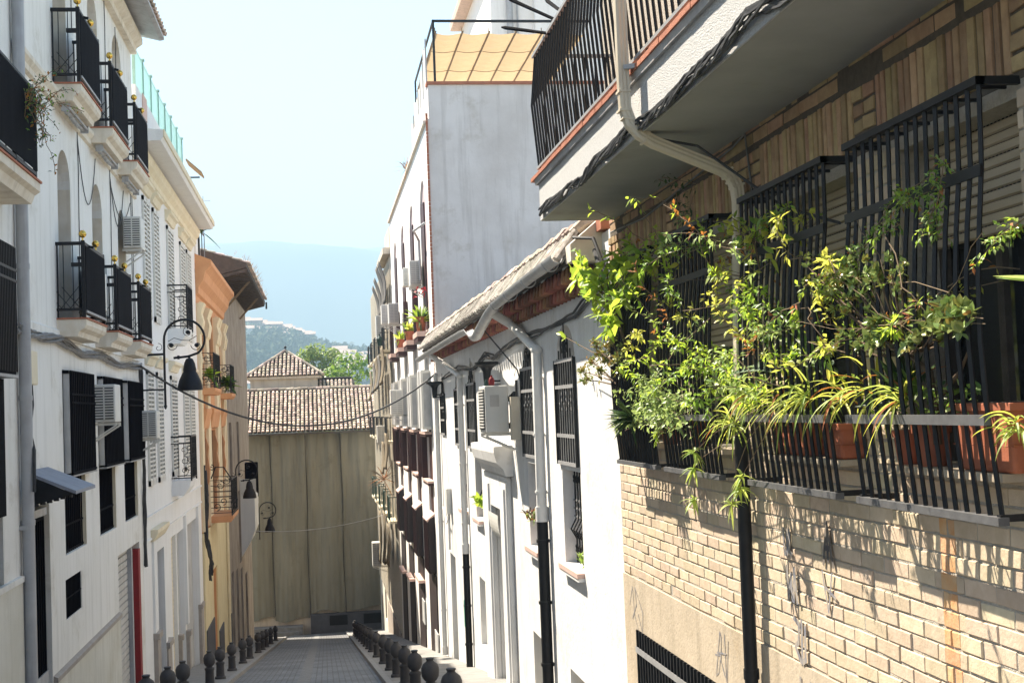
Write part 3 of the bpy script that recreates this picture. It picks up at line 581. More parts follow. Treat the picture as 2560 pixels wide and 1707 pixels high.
bundle('cable_bundle', 'sagging bundle of grey cables along the arched townhouse front', [(XL+.06, 16.9, 1.17), (XL+.05, 18.2, 1.14), (XL+.06, 19.7, 1.17), (XL+.05, 21.5, 1.06), (XL+.06, 23.4, 1.1), (XL+.05, 25.5, 1.0), (XL+.06, 28.2, 1.1)], 6, .024, .05, m['cableg'])
bundle('cable_drop', 'black cables dropping down the joint between the white houses', [(XL+.05, 28.3, 1.1), (XL+.06, 28.3, 0), (XL+.05, 28.35, -1.0), (XL+.06, 28.3, -1.9), (XL+.05, 28.3, -2.9)], 5, .022, .04, m['cable'], seed=2)
t = thing('junction_box', 'cream electrical box with looped cables beside the grey downpipe', 'electrical box', (XL+.07, 17.5, .48))
MB().box(XL, XL+.12, 17.34, 17.72, .5, .92).build('casing', m['cream_trim'], t, bevel=.01)
MB().tube([(XL+.06, 17.5, 1.15), (XL+.06, 17.45, .92)], .03, 6).tube([(XL+.06, 17.6, .5), (XL+.07, 17.6, .25), (XL+.07, 17.5, .1), (XL+.07, 17.35, 0), (XL+.18, 17.1, -.3), (XL+.18, 17.05, -.8)], .022, 6).build('lead', m['cable'], t, smooth=True)
ac_unit('air_conditioner', 'small white air conditioner high on the arched townhouse beside the shutters', XL+.02, XL+.36, 26.35, 26.95, 3.27, 3.87)
ac_unit('air_conditioner', 'wide white air conditioner between the first two window screens', XL+.06, XL+.40, 22.25, 22.85, 0.0, .6)
ac_unit('air_conditioner', 'white air conditioner under the cable bundle right of the third screen', XL+.06, XL+.40, 27.75, 28.3, -.35, .2)
ac_unit('air_conditioner', 'air conditioner half hidden behind the first lower balcony screen', XL+.01, XL+.32, 21.62, 22.2, 1.75, 2.35)
tt = thing('facade_wires', 'thin dark wires drooping between the upper balconies of the arched townhouse', 'wire', (XL+.02, 23, 1.4))
fw = MB()
for y, za, zb in ((21.6, 4.5, 1.3), (24.9, 4.5, 1.5), (21.3, 8.8, 6.0), (24.7, 7.5, 5.0), (26.0, 7.4, 5.6), (27.6, 4.5, 1.6), (27.8, 4.5, 1.4)): fw.tube([(XL+.02, y+.03*math.sin(k*1.7), za+(zb-za)*k/5) for k in range(6)], .008, 4)
for a, b, z, s in ((21.6, 23.3, 4.4, .9), (24.9, 26.6, 4.4, .8), (24.9, 27.5, 4.3, .5)): fw.tube([(XL+.02, a+(b-a)*k/10, z-s*4*(k/10)*(1-k/10)) for k in range(11)], .008, 4)
fw.build('wire', m['cable'], tt)
# vine on nearest balcony built with the plants. ---- street lamps
def lamp(label):
    x0, y, z0 = -3.105, 28.5, 0
    t = thing('street_lamp', label, 'street lamp', (XL, y, .2), 'wall mounted bell lamps')
    a = MB(); c = V((-2.695, y, 1.645)); arc = [(x0, y, .24), (x0, y, .9), (x0, y, 1.4)]
    for k in range(0, 23): an = math.pi-k*math.radians(10.4); arc.append((c.x+.405*math.cos(an), y, c.z+.395*math.sin(an)))
    arc += [(-2.62, y, 1.285), (-2.78, y, 1.27), (-2.92, y, 1.26)]
    a.tube(arc, .024, 8).tube([(XL, y, 1.335), (x0, y, 1.345)], .026, 6).tube([(XL, y, .62), (x0, y, .625)], .02, 6)
    a.lathe([(.012, -.06), (.035, 0), (.012, .06)], (x0, y, .28), 8).tube([(-2.8, y, 1.27), (-2.845, y, 1.27)], .04, 8); a.build('bracket_arm', m['iron'], t, smooth=True)
    s = MB()
    for cx, cz, tx, tz, sg in ((-2.62, 1.78, 0, 1, 1), (-2.96, 1.52, 1, 0, -1), (-2.45, 1.51, -1, 0, 1)):
        s.tube(spiral((cx, y, cz), .12, .9, (tx, 0, tz), (-tz, 0, tx), 16, sg), .007, 5); s.lathe([(.05, 0), (.05, .02)], (cx, y, cz-.01), 10)
        s.ball((cx, y, cz), .046)
    s.tube([(-3.02, y, 1.6), (-2.9, y, 1.67), (-2.75, y, 1.62), (-2.6, y, 1.61), (-2.45, y, 1.7)], .007, 5).tube(spiral((-3.22, y, 1.48), .09, 1, (0, 0, 1), (1, 0, 0)), .006, 5); s.build('scroll', m['iron'], t)
    b = MB().lathe([(.02, .72), (.025, .66), (.07, .64), (.11, .55), (.135, .42), (.13, .38), (.16, .33), (.22, .2), (.25, .08), (.255, 0), (.24, 0), (.2, .15), (.1, .35)], (-2.605, y, .59), 24); b.build('lamp_shade', m['iron'], t, smooth=True)
    return t
L1 = lamp('black bell shaped street lamp nearest the viewer on a curled bracket')
copy_tree(L1, V((XL-.13, 53, .2-3.68)), 'middle black bell lamp hanging before the ruined house')
copy_tree(L1, V((XL+.0, 68.5, .2-6.28)), 'farthest black bell lamp seen against the cover sheet')
# ---- shuttered house
YB0, YB1 = 28.35, 41.9
t = thing('shuttered_house', 'clean white house with pale louvred shutters and cream cornices', 'house', (XL, 35, ground(35)))
HB = [(30.25, 31.5, -9, -2.83), (33.4, 34.5, -9, -2.8), (34.7, 36.4, -9, -2.82), (36.75, 40.05, -9, -2.82)]
wall(MB(), XL, -1, YB0, YB1, -9, 6.6, HB, .15).build('wall', m['white_b'], t)
pane(XL, -1, HB[0], .15).build('door', m['plinth'], t)
rs = MB()
for k in range(40): z = -7.3+k*.112; rs.extr([(XL-.13, z), (XL-.09, z+.01), (XL-.09, z+.1), (XL-.13, z+.11)], 33.4, 34.5)
rs.build('roller_shutter', m['cream_trim'], t)
for h in HB[2:]: pane(XL, -1, h, .15).build('doorway', m['greyw'], t)
MB().box(XL, XL+.04, 28.4, 41.85, -2.02, -1.98).build('string_course', m['white_b'], t); MB().box(XL, XL+.03, 28.4, 41.85, -2.5, -2.46).build('string_course', m['white_b'], t)
MB().extr([(XL, -2.55), (XL+.05, -2.55), (XL+.15, -2.38), (XL+.15, -2.3), (XL, -2.3)], 29.6, 31.9).build('door_cornice', m['cream_trim'], t)
MB().box(XL, XL+.05, 29.7, 30.24, -9, -2.56).box(XL, XL+.05, 31.51, 31.9, -9, -2.56).box(XL, XL+.05, 30.24, 31.51, -2.82, -2.56).build('door_surround', m['white_b'], t)
for y0, y1, zc in ((36.42, 36.73, -5.6), (40.07, 40.75, -5.42), (29.66, 30.2, -4.6), (31.55, 32.3, -5.1), (34.52, 34.68, -5.4)):
    MB().box(XL, XL+.09, y0, y1, -9, zc).box(XL, XL+.13, y0-.03, y1+.03, zc, zc+.13).build('pilaster_base', m['stone'], t)
for y0, y1 in ((36.42, 36.73), (40.07, 40.75)): MB().box(XL, XL+.07, y0, y1, -5.3, -2.5).build('pilaster', m['white_b'], t)
def shutter(y0, y1, z0, z1):
    s = MB().box(XL+.004, XL+.05, y0, y0+.06, z0, z1).box(XL+.004, XL+.05, y1-.06, y1, z0, z1).box(XL+.004, XL+.05, y0, y1, z1-.1, z1).box(XL+.004, XL+.05, y0, y1, z0, z0+.12).box(XL+.004, XL+.05, (y0+y1)/2-.03, (y0+y1)/2+.03, z0, z1)
    n = int((z1-z0)/.10)
    for k in range(n): z = z0+.12+(z1-z0-.22)*k/n; s.box(XL+.012, XL+.046, y0+.06, y1-.06, z, z+.04)
    o = s.build('shutter', m['acw'], t); MB().box(XL+.001, XL+.006, y0+.05, y1-.05, z0+.05, z1-.05).build('slat_gap', m['acg'], o)
for y0, y1 in ((29.45, 30.5), (31.2, 32.25), (34.1, 35.45), (37.25, 38.5), (39.1, 40.25)):
    shutter(y0, y1, 2.2, 4.78); shutter(y0, y1, -1.38, 1.08)
for zc in (4.98, 1.28):
    for y0, y1 in ((29.3, 30.65), (31.05, 32.4), (33.9, 35.65), (37.1, 38.7), (38.95, 40.4)):
        MB().extr([(XL, zc-.1), (XL+.05, zc-.1), (XL+.1, zc+.03), (XL+.16, zc+.07), (XL+.16, zc+.14), (XL, zc+.17)], y0, y1).build('window_cornice', m['cream_trim'], t)
MB().extr([(XL, 5.25), (XL+.07, 5.28), (XL+.07, 5.4), (XL+.16, 5.5), (XL+.2, 5.66), (XL, 5.7)], YB0, YB1).build('cornice', m['cream_trim'], t)
ev = MB().extr([(XL, 5.72), (XL+.55, 5.72), (XL+.6, 5.8), (XL+.6, 5.94), (XL, 6.0)], YB0, YB1).build('eave', m['white_b'], t); MB().box(XL+.601, XL+.63, YB0, YB1, 5.8, 5.95).build('eave_edge', m['cream_trim'], ev)
for z0 in (2.25, -1.45):
    b = MB().extr([(XL, z0-.4), (XL+.28, z0-.4), (XL+.42, z0-.2), (XL+.46, z0-.03), (XL, z0-.03)], 33.95, 35.35).build('balcony', m['white_b'], t)
    r = MB(); xo = XL+.47
    for y in (33.98, 35.32):
        r.bar((XL, y, z0+1.03), (xo, y, z0+1.03), .035).bar((XL, y, z0+.86), (xo, y, z0+.86), .02).bar((XL, y, z0+.03), (xo, y, z0+.03), .025).bar((xo, y, z0-.05), (xo, y, z0+1.04), .035).bar((XL+.17, y, z0), (XL+.17, y, z0+.86), .014)
        for k in range(3): r.tube(spiral((XL+.31, y, z0+.2+k*.25), .11, 1.1, (0, 0, 1 if k % 2 else -1), (1, 0, 0)), .008, 5)
    r.bar((xo, 33.98, z0+1.03), (xo, 35.32, z0+1.03), .035).bar((xo, 33.98, z0+.03), (xo, 35.32, z0+.03), .025)
    for k in range(11): r.bar((xo, 34.0+k*.13, z0), (xo, 34.0+k*.13, z0+1.03), .012); r.tube(spiral((xo, 34.06+k*.125, z0+.3+.25*(k % 3)), .07, 1.1, (0, 1, 0), (0, 0, 1)), .009, 5)
    r.build('railing', m['iron'], b)
# roof terrace wall with green glass fence
MB().box(XL-1.0, XL+.05, 28.6, 33.5, 6.0, 6.95).box(XL-1.0, XL+.05, 33.5, YB1, 6.0, 6.6).build('parapet', m['white_b'], t)
MB().box(XL+.051, XL+.07, 29.6, 30.3, 6.5, 7.0).box(XL+.051, XL+.07, 33.4, 34.2, 6.2, 6.75).build('parapet_patch', m['pinkt'], t)
for k in range(8):
    y = 28.75+k*1.42; zt = 7.78; 
    MB().box(XL-.03, XL+.03, y-.03, y+.03, 6.0, zt+.05).box(XL-.05, XL+.05, y-.06, y+.06, zt+.05, zt+.09).build('fence_post', m['greenp'], t)
    if k < 7: MB().box(XL-.008, XL+.008, y+.04, y+1.38, 6.35, zt).box(XL-.015, XL+.015, y+.04, y+1.38, zt, zt+.025).build('fence_panel', m['greenf'], t)
tt = thing('terrace_umbrella', 'small yellow striped sunshade on the far end of the white house roof', 'sunshade', (XL+.1, 41.3, 6.6))
MB().obox((XL+.15, 41.2, 7.45), (.22, 0, -.2), (0, .5, 0), (.012, 0, .02)).build('fabric', m['canvas'], tt); MB().bar((XL-.2, 41.2, 6.6), (XL-.2, 41.2, 7.6), .03).bar((XL-.2, 40.7, 7.1), (XL+.32, 40.7, 7.1), .04).build('frame', m['iron'], tt)
# ---- orange house
YC0, YC1 = 41.95, 53.2
t = thing('orange_house', 'narrow house in orange and cream with a heavy orange cornice', 'house', (XL, 47.5, ground(47.5)))
wins = [(42.9, 44.2), (45.6, 48.2), (50.2, 51.6)]
HC = [(a, b, z0, z1) for a, b in wins for z0, z1 in ((.95, 3.5), (-3.1, -.4))]+[(45.0, 46.8, -10, -4.9)]
wall(MB(), XL, -1, YC0, YC1, -11, 4.4, HC, .09).build('wall', m['orange'], t)
for h in HC[:-1]: pane(XL, -1, h, .09).build('window', m['brown'] if R.random() < .4 else m['dark'], t)
pane(XL, -1, HC[-1], .09).build('door', m['yellow'], t)
MB().box(XL, XL+.05, YC0, 44.98, -11, -3.45).box(XL, XL+.05, 46.82, YC1, -11, -3.45).box(XL, XL+.05, 44.98, 46.82, -4.88, -3.45).build('yellow_base', m['yellow'], t)
MB().extr([(XL, 3.75), (XL+.08, 3.8), (XL+.1, 4.0), (XL+.24, 4.2), (XL+.3, 4.45), (XL+.42, 4.6), (XL+.48, 4.66), (XL+.48, 4.8), (XL, 5.0)], YC0, YC1).build('cornice', m['orange'], t)
for y0, y1 in ((42.0, 42.7), (44.35, 45.45), (48.35, 49.3), (49.5, 50.05), (51.75, 52.3), (52.6, 53.15)):
    o = MB().box(XL, XL+.09, y0, y1, -3.4, 3.5).build('pilaster', m['ycream'], t)
    MB().extr([(XL+.09, 2.55), (XL+.14, 2.6), (XL+.2, 2.95), (XL+.14, 3.2), (XL+.24, 3.5), (XL+.09, 3.55)], y0, y1).build('corbel', m['ycream'], o); MB().extr([(XL+.09, 1.6), (XL+.13, 1.75), (XL+.09, 1.95)], y0, y1).build('moulding', m['ycream'], o)
for a, b in wins: MB().extr([(XL, -.35), (XL+.1, -.3), (XL+.16, .05), (XL+.2, .2), (XL+.2, .3), (XL, .33)], a-.3, b+.3).build('lintel', m['orange'], t)
for a, b in wins: MB().extr([(XL, -2.2), (XL+.08, -2.0), (XL+.1, -1.6), (XL+.05, -1.2), (XL+.09, -.9), (XL, -.6)], b-.02, b+.35).build('moulding', m['orange'], t)
def cbal(y0, y1, zs, p, zt, curl=False):
    b = MB().extr([(XL, zs-.2), (XL+p-.08, zs-.2), (XL+p, zs-.1), (XL+p, zs), (XL, zs)], y0, y1).build('balcony', m['orange'], t)
    r = MB(); xo = XL+p-.04
    for y in (y0+.04, y1-.04):
        for z in [zs+.1+(zt-zs-.1)*k/6 for k in range(7)]: r.bar((XL, y, z), (xo, y, z), .018)
        r.bar((xo, y, zs), (xo, y, zt), .03)
        r.tube(spiral((XL+p*.5, y, zt-.16), .15, 1.2, (0, 0, 1), (1, 0, 0)), .012, 5).tube(spiral((XL+p*.35, y, zs+.3), .13, 1.2, (0, 0, -1), (1, 0, 0)), .012, 5)
    for k in range(int((y1-y0)/.11)):
        y = y0+.06+k*.11; r.bar((xo, y, zs), (xo+.06*math.sin(k), y, zs+.4), .014).bar((xo, y, zs+.4), (xo, y, zt), .014)
    for z in (zs+.06, zt): r.bar((xo, y0, z), (xo, y1, z), .03)
    if curl: r.tube([(XL+.1, y0+.2, zt+.05), (XL+.25, y0+.2, zt+.42), (XL+.5, y0+.25, zt+.4), (xo, y0+.3, zt)], .02, 5).tube(spiral((XL+.12, y0+.2, zt+.4), .1, 1.2, (0, 0, 1), (1, 0, 0)), .014, 5)
    r.build('railing', m['iron'], b)
    return b
cbal(42.4, 45.0, .93, .48, 2.0); cbal(49.9, 52.0, .88, .5, 1.9); cbal(44.4, 47.3, -3.12, .78, -1.98, True)
MB().box(XL+.05, XL+.085, 42.0, 44.9, -11, -6.35).build('plinth_panel', m['plinth'], t); MB().box(XL+.05, XL+.085, 46.9, 48.9, -11, -7.1).build('plinth_panel', m['plinth'], t); MB().box(XL+.05, XL+.085, 51.6, 53.1, -11, -7.4).build('plinth_panel', m['plinth'], t)
MB().tube([(XL+.1, 51.4, -3.5), (XL+.1, 51.4, -9.5)], .05, 8).build('downpipe', m['ycream'], t)
MB().box(XL-1.2, XL+.02, 42.2, 43.0, 4.9, 6.1).box(XL-.9, XL-.1, 44.5, 45.3, 4.9, 5.9).build('parapet', m['white_b'], t)
rl = MB()
for y in (42.4, 43.4, 44.4, 45.4, 46.4): rl.bar((XL-.05, y, 4.9), (XL-.05, y, 6.1), .03)
rl.bar((XL-.05, 42.4, 6.1), (XL-.05, 46.4, 6.1), .03); rl.build('roof_railing', m['iron'], t); MB().box(XL-.06, XL-.045, 42.4, 44.4, 5.0, 6.05).build('roof_screen', m['screen'], t)
tt = thing('roof_aerial', 'thin television aerial mast standing on the orange house roof', 'aerial', (XL+.1, 44.2, 4.95))
MB().bar((XL+.12, 44.2, 4.9), (XL+.12, 44.2, 7.1), .025).bar((XL-.15, 44.2, 6.95), (XL+.35, 44.2, 6.95), .018).bar((XL-.05, 44.2, 6.7), (XL+.28, 44.2, 6.7), .015).build('mast', m['grey_m'], tt)
bundle('cable_tangle', 'tangle of black cables at the lower corner of the orange house', [(XL+.12, 42.1, -1.5), (XL+.14, 42.1, -2.6), (XL+.1, 42.15, -3.6), (XL+.25, 42.2, -4.3), (XL+.2, 42.3, -4.8)], 6, .03, .09, m['cable'], seed=5)
# ---- ruined house
YD0, YD1 = 53.25, 70.4
t = thing('ruined_house', 'grey brown ruined house with peeling render and a deep rotting eave', 'house', (XL, 62, ground(62)))
HDr = [(55.5, 57, -2.6, -.2), (60.5, 62, -2.6, -.2), (54.6, 55.8, -12, -6.1), (57.5, 58.8, -12, -6.3), (60.5, 61.9, -12, -6.6), (64, 65.6, -12, -7.2), (60.2, 61.6, -6.3, -3.2)]
wall(MB(), XL, -1, YD0, YD1, -13, 5.5, HDr, .1).build('wall', m['derel'], t)
for h in HDr: pane(XL, -1, h, .1).build('opening', m['darkd'], t)
e = MB().extr([(XL-.1, 5.45), (XL+1.0, 5.72), (XL+1.0, 5.9), (XL-2.5, 7.0), (XL-2.5, 6.7)], YD0-.4, YD1+.4); eo = e.build('eave', m['eavew'], t)
for k in range(24): MB().obox((XL+.45, YD0-.3+k*.74, 5.50), (.55, 0, .13), (0, .06, 0), (0, 0, .06)).build('rafter', m['eavew'], eo)
tl = MB(); troof(tl, (XL+1.08, YD1+.4, 5.92), (0, -1, 0), (-3.2, 0, 1.0), 70, 9, .25, .38, jit=.03); tl.build('roof_tiles', m['tile'], eo, recalc=False)
MB().bar((XL+.02, 57, 4.6), (XL+.9, 57, 5.6), .08).bar((XL+.02, 65, 4.6), (XL+.9, 65, 5.6), .08).build('brace', m['twig'], t)
MB().tube([(XL+1.06, YD1+.5, 5.85), (XL+1.06, YD1+.5, 5.5)], .05, 6).build('gutter_end', m['iron'], t)
b = MB().extr([(XL, -6.2), (XL+.42, -5.5), (XL+.62, -5.0), (XL+.62, -3.6), (XL+.3, -3.2), (XL, -2.9)], 61.8, 65.2).build('bay', m['white_b'], t); MB().box(XL, XL+.7, 61.7, 61.79, -3.4, -2.75).build('bay_board', m['acw'], b)
tt = thing('hanging_board', 'dark projecting board with a pale foot behind the middle lamp', 'sign', (XL+.75, 66, -4.6))
MB().box(XL, XL+.62, 66, 66.12, -3.78, -2.15).build('board', m['screen'], tt, bevel=.04); MB().box(XL+.25, XL+.6, 66, 66.12, -4.1, -3.8).build('foot_panel', m['acw'], tt)
# ---- bollards
def bollard(loc, label):
    t = thing('bollard', label, 'bollard', loc, 'cast iron bollards along the kerbs'); x, y, z = loc
    MB().lathe([(.115, 0), (.115, .05), (.09, .07), (.082, .30), (.095, .32), (.095, .35), (.06, .37), (.055, .385)], loc, 16).build('post', m['bollard'], t, smooth=True)
    MB().lathe([(.055, .38), (.085, .405), (.11, .45), (.115, .50), (.115, .55), (.095, .60), (.05, .635), (.042, .65), (.052, .665), (.052, .68)], loc, 18).build('urn_head', m['bollard'], t, smooth=True)
    return t
bl0 = None
for side, X, Ys in (('left', -2.28, [14.9, 17.9, 20.3, 22.4, 27.4, 30.1, 33.8, 38.2, 41.6, 46.7, 49.8, 53.1, 57.5, 62.9]), ('right', 1.3, [14.6, 17.6, 20.7, 23.4, 26.2, 29.0, 32.3, 36.5, 40.7, 43.5, 46.5, 49.5, 53, 57, 60.5, 64])):
    for k, y in enumerate(Ys):
        loc = V((X, y, ground(y)+.09)); n = len(Ys)
        words = ['nearest', 'second', 'third', 'fourth', 'fifth', 'sixth', 'seventh', 'eighth', 'ninth', 'tenth', 'eleventh', 'twelfth', 'thirteenth', 'fourteenth', 'fifteenth', 'last']
        lb = 'dark urn topped bollard on the %s kerb, %s' % (side, words[k] + (' from the viewer' if k and k < n-1 else ' to the viewer' if k == 0 else '')) if k < n-1 else 'dark urn topped bollard on the %s kerb, farthest down the street' % side
        if bl0 is None: bl0 = bollard(loc, lb)
        else: copy_tree(bl0, loc, lb)
# ---- cable across the street
a, c = oX(S_(345, 911), -3.55), oX(q2_(850, 1270), 2.98); pts = []
for k in range(25):
    u = k/24; p = a.lerp(c, u); p.z -= 4*u*(1-u)*1.28; pts.append(p)
tag(MB().tube(pts, .022, 6).build('street_cable', m['cable'], smooth=True), 'black cable sagging across the street between the houses', 'cable')
a, c = V((XL, 62, -5.0)), V((3.0, 60, -4.4)); pts = []
for k in range(17): u = k/16; p = a.lerp(c, u); p.z -= 4*u*(1-u)*.35; pts.append(p)
tag(MB().tube(pts, .014, 5).build('street_wire', m['pvc'], smooth=True), 'thin pale wire crossing low in front of the cover sheet', 'cable')
# ============================================================ RIGHT SIDE (wall plane X=3.0)
XR = 3.0
# ---- low white house with the tiled eave
t = thing('low_white_house', 'low whitewashed house with tiled eave and black window grilles', 'house', (XR, 24.5, ground(24.5)))
UP = [(15.78, 17.02, -.74, .98), (18.77, 19.97, -.74, .98), (26.15, 27.55, -.8, .92), (28.98, 30.08, -.8, .86), (32.65, 33.7, -.62, .8)]
LO = [(15.72, 16.93, -1.97, -.80), (18.73, 19.8, -2.03, -.82), (25.65, 26.75, -2.13, -.88), (28.35, 29.5, -2.14, -.88)]
NI = [(25.76, 26.68, -4.6, -3.28), (18.95, 19.88, -6, -3.28), (15.95, 16.9, -6, -3.28), (31.5, 32.75, -8, -3.42)]
DO = (22.3, 23.6, -8, -1.72)
hs = [(*h, .45) for h in UP]+LO+NI+[DO]
wall(MB(), XR, 1, 13.56, 35.28, -8.5, 1.78, hs, .3, 5.5).build('wall', m['white_r'], t)
for h in UP+LO: pane(XR, 1, h, .3).build('window', m['dark'], t)
for h in NI: pane(XR, 1, h, .3).build('recess', m['greyw'] if h[0] > 20 else m['cream_trim'], t)
MB().box(XR+.2, XR+.3, DO[0], DO[1], -8, -2.25).build('door', m['greyw'], t)
for k, h in enumerate(UP):
    y0, y1, z0, z1 = h; g = MB(); n = 8 if k < 2 else 6; x = XR-.012; sp = z1-.42
    for q in range(n): y = y0+(y1-y0)*(q+.5)/n; g.box(x-.008, x+.008, y-.009, y+.009, z0, sp-.04+.28*math.sin(math.pi*(q+.5)/n))
    g.tube([(x, (y0+y1)/2, sp), (x, (y0+y1)/2, z1+.08)], [.018, .006], 6)
    for s in (-1, 1): g.tube(spiral((x, (y0+y1)/2+s*.14, sp+.16), .11, 1.2, (0, 0, 1), (0, s, 0)), .012, 5)
    o = g.build('window_grille', m['iron'], t); f = MB()
    for z in (z0+.02, z0+.36, sp-.02, sp-.34): f.box(x-.022, x-.009, y0-.02, y1+.02, z-.022, z+.022)
    for q in range(1, n-1):
        y = y0+(y1-y0)*(q+.5)/n
        if q % 2: 
            for z in (-.05, .06, .14): f.box(x-.014, x-.009, y-.016, y+.016, z-.02, z+.02)
        else: f.box(x-.014, x-.009, y-.02, y+.02, .0, .03)
    f.build('grille_crossbar', m['ironw'], o)
    MB().box(x-.03, XR+.02, y0-.035, y0-.015, z0, sp).build('grille_side', m['iron'], o); MB().box(x-.03, XR+.02, y1+.015, y1+.035, z0, sp).build('grille_side', m['iron'], o)
for k, h in enumerate(LO):
    y0, y1, z0, z1 = h; g = MB(); x = XR+.14; n = 7
    for q in range(n):
        y = y0+(y1-y0)*(q+.5)/n; g.tube([(x, y, z0), (x, y, z0+.3), (x-.07, y, z0+.42), (x, y, z0+.55), (x, y, z1)], .011, 5)
        for z in (z0+.16, z1-.14): g.tube(spiral((x, y+.05, z), .055, 1, (0, 0, 1), (0, 1, 0), 8), .009, 4)
    o = g.build('window_grille', m['iron'], t); f = MB()
    for z in (z0+.58, z0+.68, z0+.78): 
        for q in range(n): y = y0+(y1-y0)*(q+.5)/n; f.box(x-.022, x-.012, y-.025, y+.03, z-.012, z+.012)
    f.build('grille_collar', m['ironw'], o)
    MB().box(XR-.09, XR+.1, y0-.03, y1+.03, z0-.06, z0-.002).build('sill', m['pinkt'], t); MB().box(XR-.08, XR-.002, y0-.03, y1+.03, z0-.10, z0-.062).build('sill_base', m['white_r'], t)
pf = MB()
for a, b in ((21.6, 22.28), (23.62, 24.5)): pf.box(XR-.1, XR, a, b, -8, -1.12).box(XR-.13, XR, a+.1, b-.1, -8, -1.3)
pf.box(XR-.1, XR, 22.28, 23.62, -1.7, -1.12).box(XR-.15, XR, 21.5, 24.6, -8, -4.7)
pf.build('door_surround', m['white_r'], t, bevel=.02)
pc = MB().extr([(XR, -1.1), (XR-.12, -1.1), (XR-.16, -.98), (XR-.26, -.88), (XR-.30, -.72), (XR-.30, -.62), (XR, -.6)], 21.35, 24.6); pc.build('door_cornice', m['white_r'], t)
cl = MB()
for k in range(9): a = k/8*math.pi*.5; b = (k+1)/8*math.pi*.5; cl.quad((XR-.03-.12*math.sin(a), 22.35, -2.2+.35*(1-math.cos(a))), (XR-.03-.12*math.sin(b), 22.35, -2.2+.35*(1-math.cos(b))), (XR-.03-.12*math.sin(b), 23.55, -2.2+.35*(1-math.cos(b))), (XR-.03-.12*math.sin(a), 23.55, -2.2+.35*(1-math.cos(a))))
cl.build('door_awning', m['acw'], t)
sg = MB().box(XR+.17, XR+.198, 22.55, 23.05, -2.78, -2.42).build('door_notice', m['paper'], t)
tx = MB().box(XR+.165, XR+.169, 22.53, 23.07, -2.44, -2.41).box(XR+.165, XR+.169, 22.53, 23.07, -2.8, -2.77)
for k, (a, b) in enumerate(((22.6, 22.7), (22.62, 22.95), (22.6, 22.98), (22.66, 22.9), (22.6, 22.95))): tx.box(XR+.165, XR+.169, a, b, -2.5-.055*k, -2.485-.055*k)
tx.build('notice_lines', m['black'], sg)
# eave: steep tile band, corbelled tiles, gable end
eb = MB().extr([(XR-.33, 1.52), (XR-.30, 1.5), (XR, 1.62), (XR+2.6, 2.05), (XR+2.6, 2.3), (XR-.11, 1.84)], 14.25, 35.25).build('eave', m['tile_dark'], t)
er = MB(); n = 80
for k in range(n):
    y = 14.35+k*.262+R.uniform(-.01, .01); dz = R.uniform(-.012, .012)
    rtile(er, V((XR-.37, y, 1.52+dz)), V((0, 1, R.uniform(-.05, .05))).normalized(), V((.44, 0, .74)).normalized(), V((-.74, 0, .44)).normalized(), .098, .42+R.uniform(-.03, .03))
er.build('eave_tiles', m['tile_w'], eb, recalc=False)
ec = MB()
for k in range(n):
    y = 14.35+k*.262+R.uniform(-.02, .02); s = R.uniform(.85, 1.1); ec.tube([(XR-.20, y, 1.86), (XR-.12, y, 1.91+R.uniform(-.02, .03)), (XR+.3, y, 2.03)], [.07*s, .10*s, .09], 7)
ec.build('ridge_stubs', m['tile'], eb)
ck = MB()
for k in range(n):
    y = 14.3+k*.262
    for lv, (x, z) in enumerate(((XR-.02, 1.30), (XR-.13, 1.43))): ck.tube([(x+.1, y+.1*lv, z), (x-.09, y+.1*lv, z+.02)], [.075, .09], 8)
ck.build('corbel_tiles', m['corbel'], eb)
MB().extr([(XR-.34, 1.5), (XR-.34, 1.68), (XR+.0, 1.96), (XR+.5, 2.0), (XR+.5, 1.62), (XR, 1.5)], 13.98, 14.28).build('verge_mortar', m['beige_trim'], eb)
MB().box(XR-.06, XR+.4, 13.72, 13.98, 1.80, 1.98).build('verge_brick', m['terra'], eb)
# broken gutter
t2 = thing('roof_gutter', 'bent zinc gutter hanging loose along the tiled eave', 'gutter', (XR-.38, 24, 1.3))
def gut(pts, name='gutter'):
    mb = MB(); r = .085; n = 8
    for i, p in enumerate(pts):
        for k in range(n+1): a = math.pi+math.pi*k/n; mb.v.append((p[0]+r*math.cos(a), p[1], p[2]+r*math.sin(a)))
        for k in range(n+1): a = 2*math.pi-math.pi*k/n; mb.v.append((p[0]+(r-.008)*math.cos(a), p[1], p[2]+(r-.008)*math.sin(a)))
    w_ = 2*(n+1)
    for i in range(len(pts)-1):
        for k in range(w_): a = i*w_+k; b = i*w_+(k+1) % w_; mb.f.append((a, b, b+w_, a+w_))
    mb.f.append(tuple(range(w_))); mb.f.append(tuple(reversed(range((len(pts)-1)*w_, len(pts)*w_))))
    return mb.build(name, m['gutter'], t2, smooth=True)
xg = XR-.42
gp = [(xg, 14.3, 1.60), (xg, 16, 1.58), (xg, 18.2, 1.54), (xg, 19.6, 1.50), (xg-.02, 20.2, 1.42), (xg-.05, 20.9, 1.27), (xg-.06, 21.5, 1.16), (xg-.05, 22.0, 1.17), (xg-.03, 22.7, 1.28), (xg-.01, 23.2, 1.36), (xg, 24, 1.38), (xg, 27, 1.38), (xg, 31, 1.36), (xg, 35.3, 1.33)]
gut([V(p) for p in gp])
hk = MB()
for k in range(15): y = 14.6+k*1.45; hk.bar((xg+.1, y, 1.47), (XR-.2, y, 1.58), .02) if not 19.8 < y < 23.2 else None
for y in (14.8, 16.4, 18.0, 19.4): hk.tube([(xg-.095*math.cos(a), y, 1.58-(y-14.3)*.018-.095*math.sin(a)) for a in [math.pi*q/8 for q in range(9)]], .008, 4)
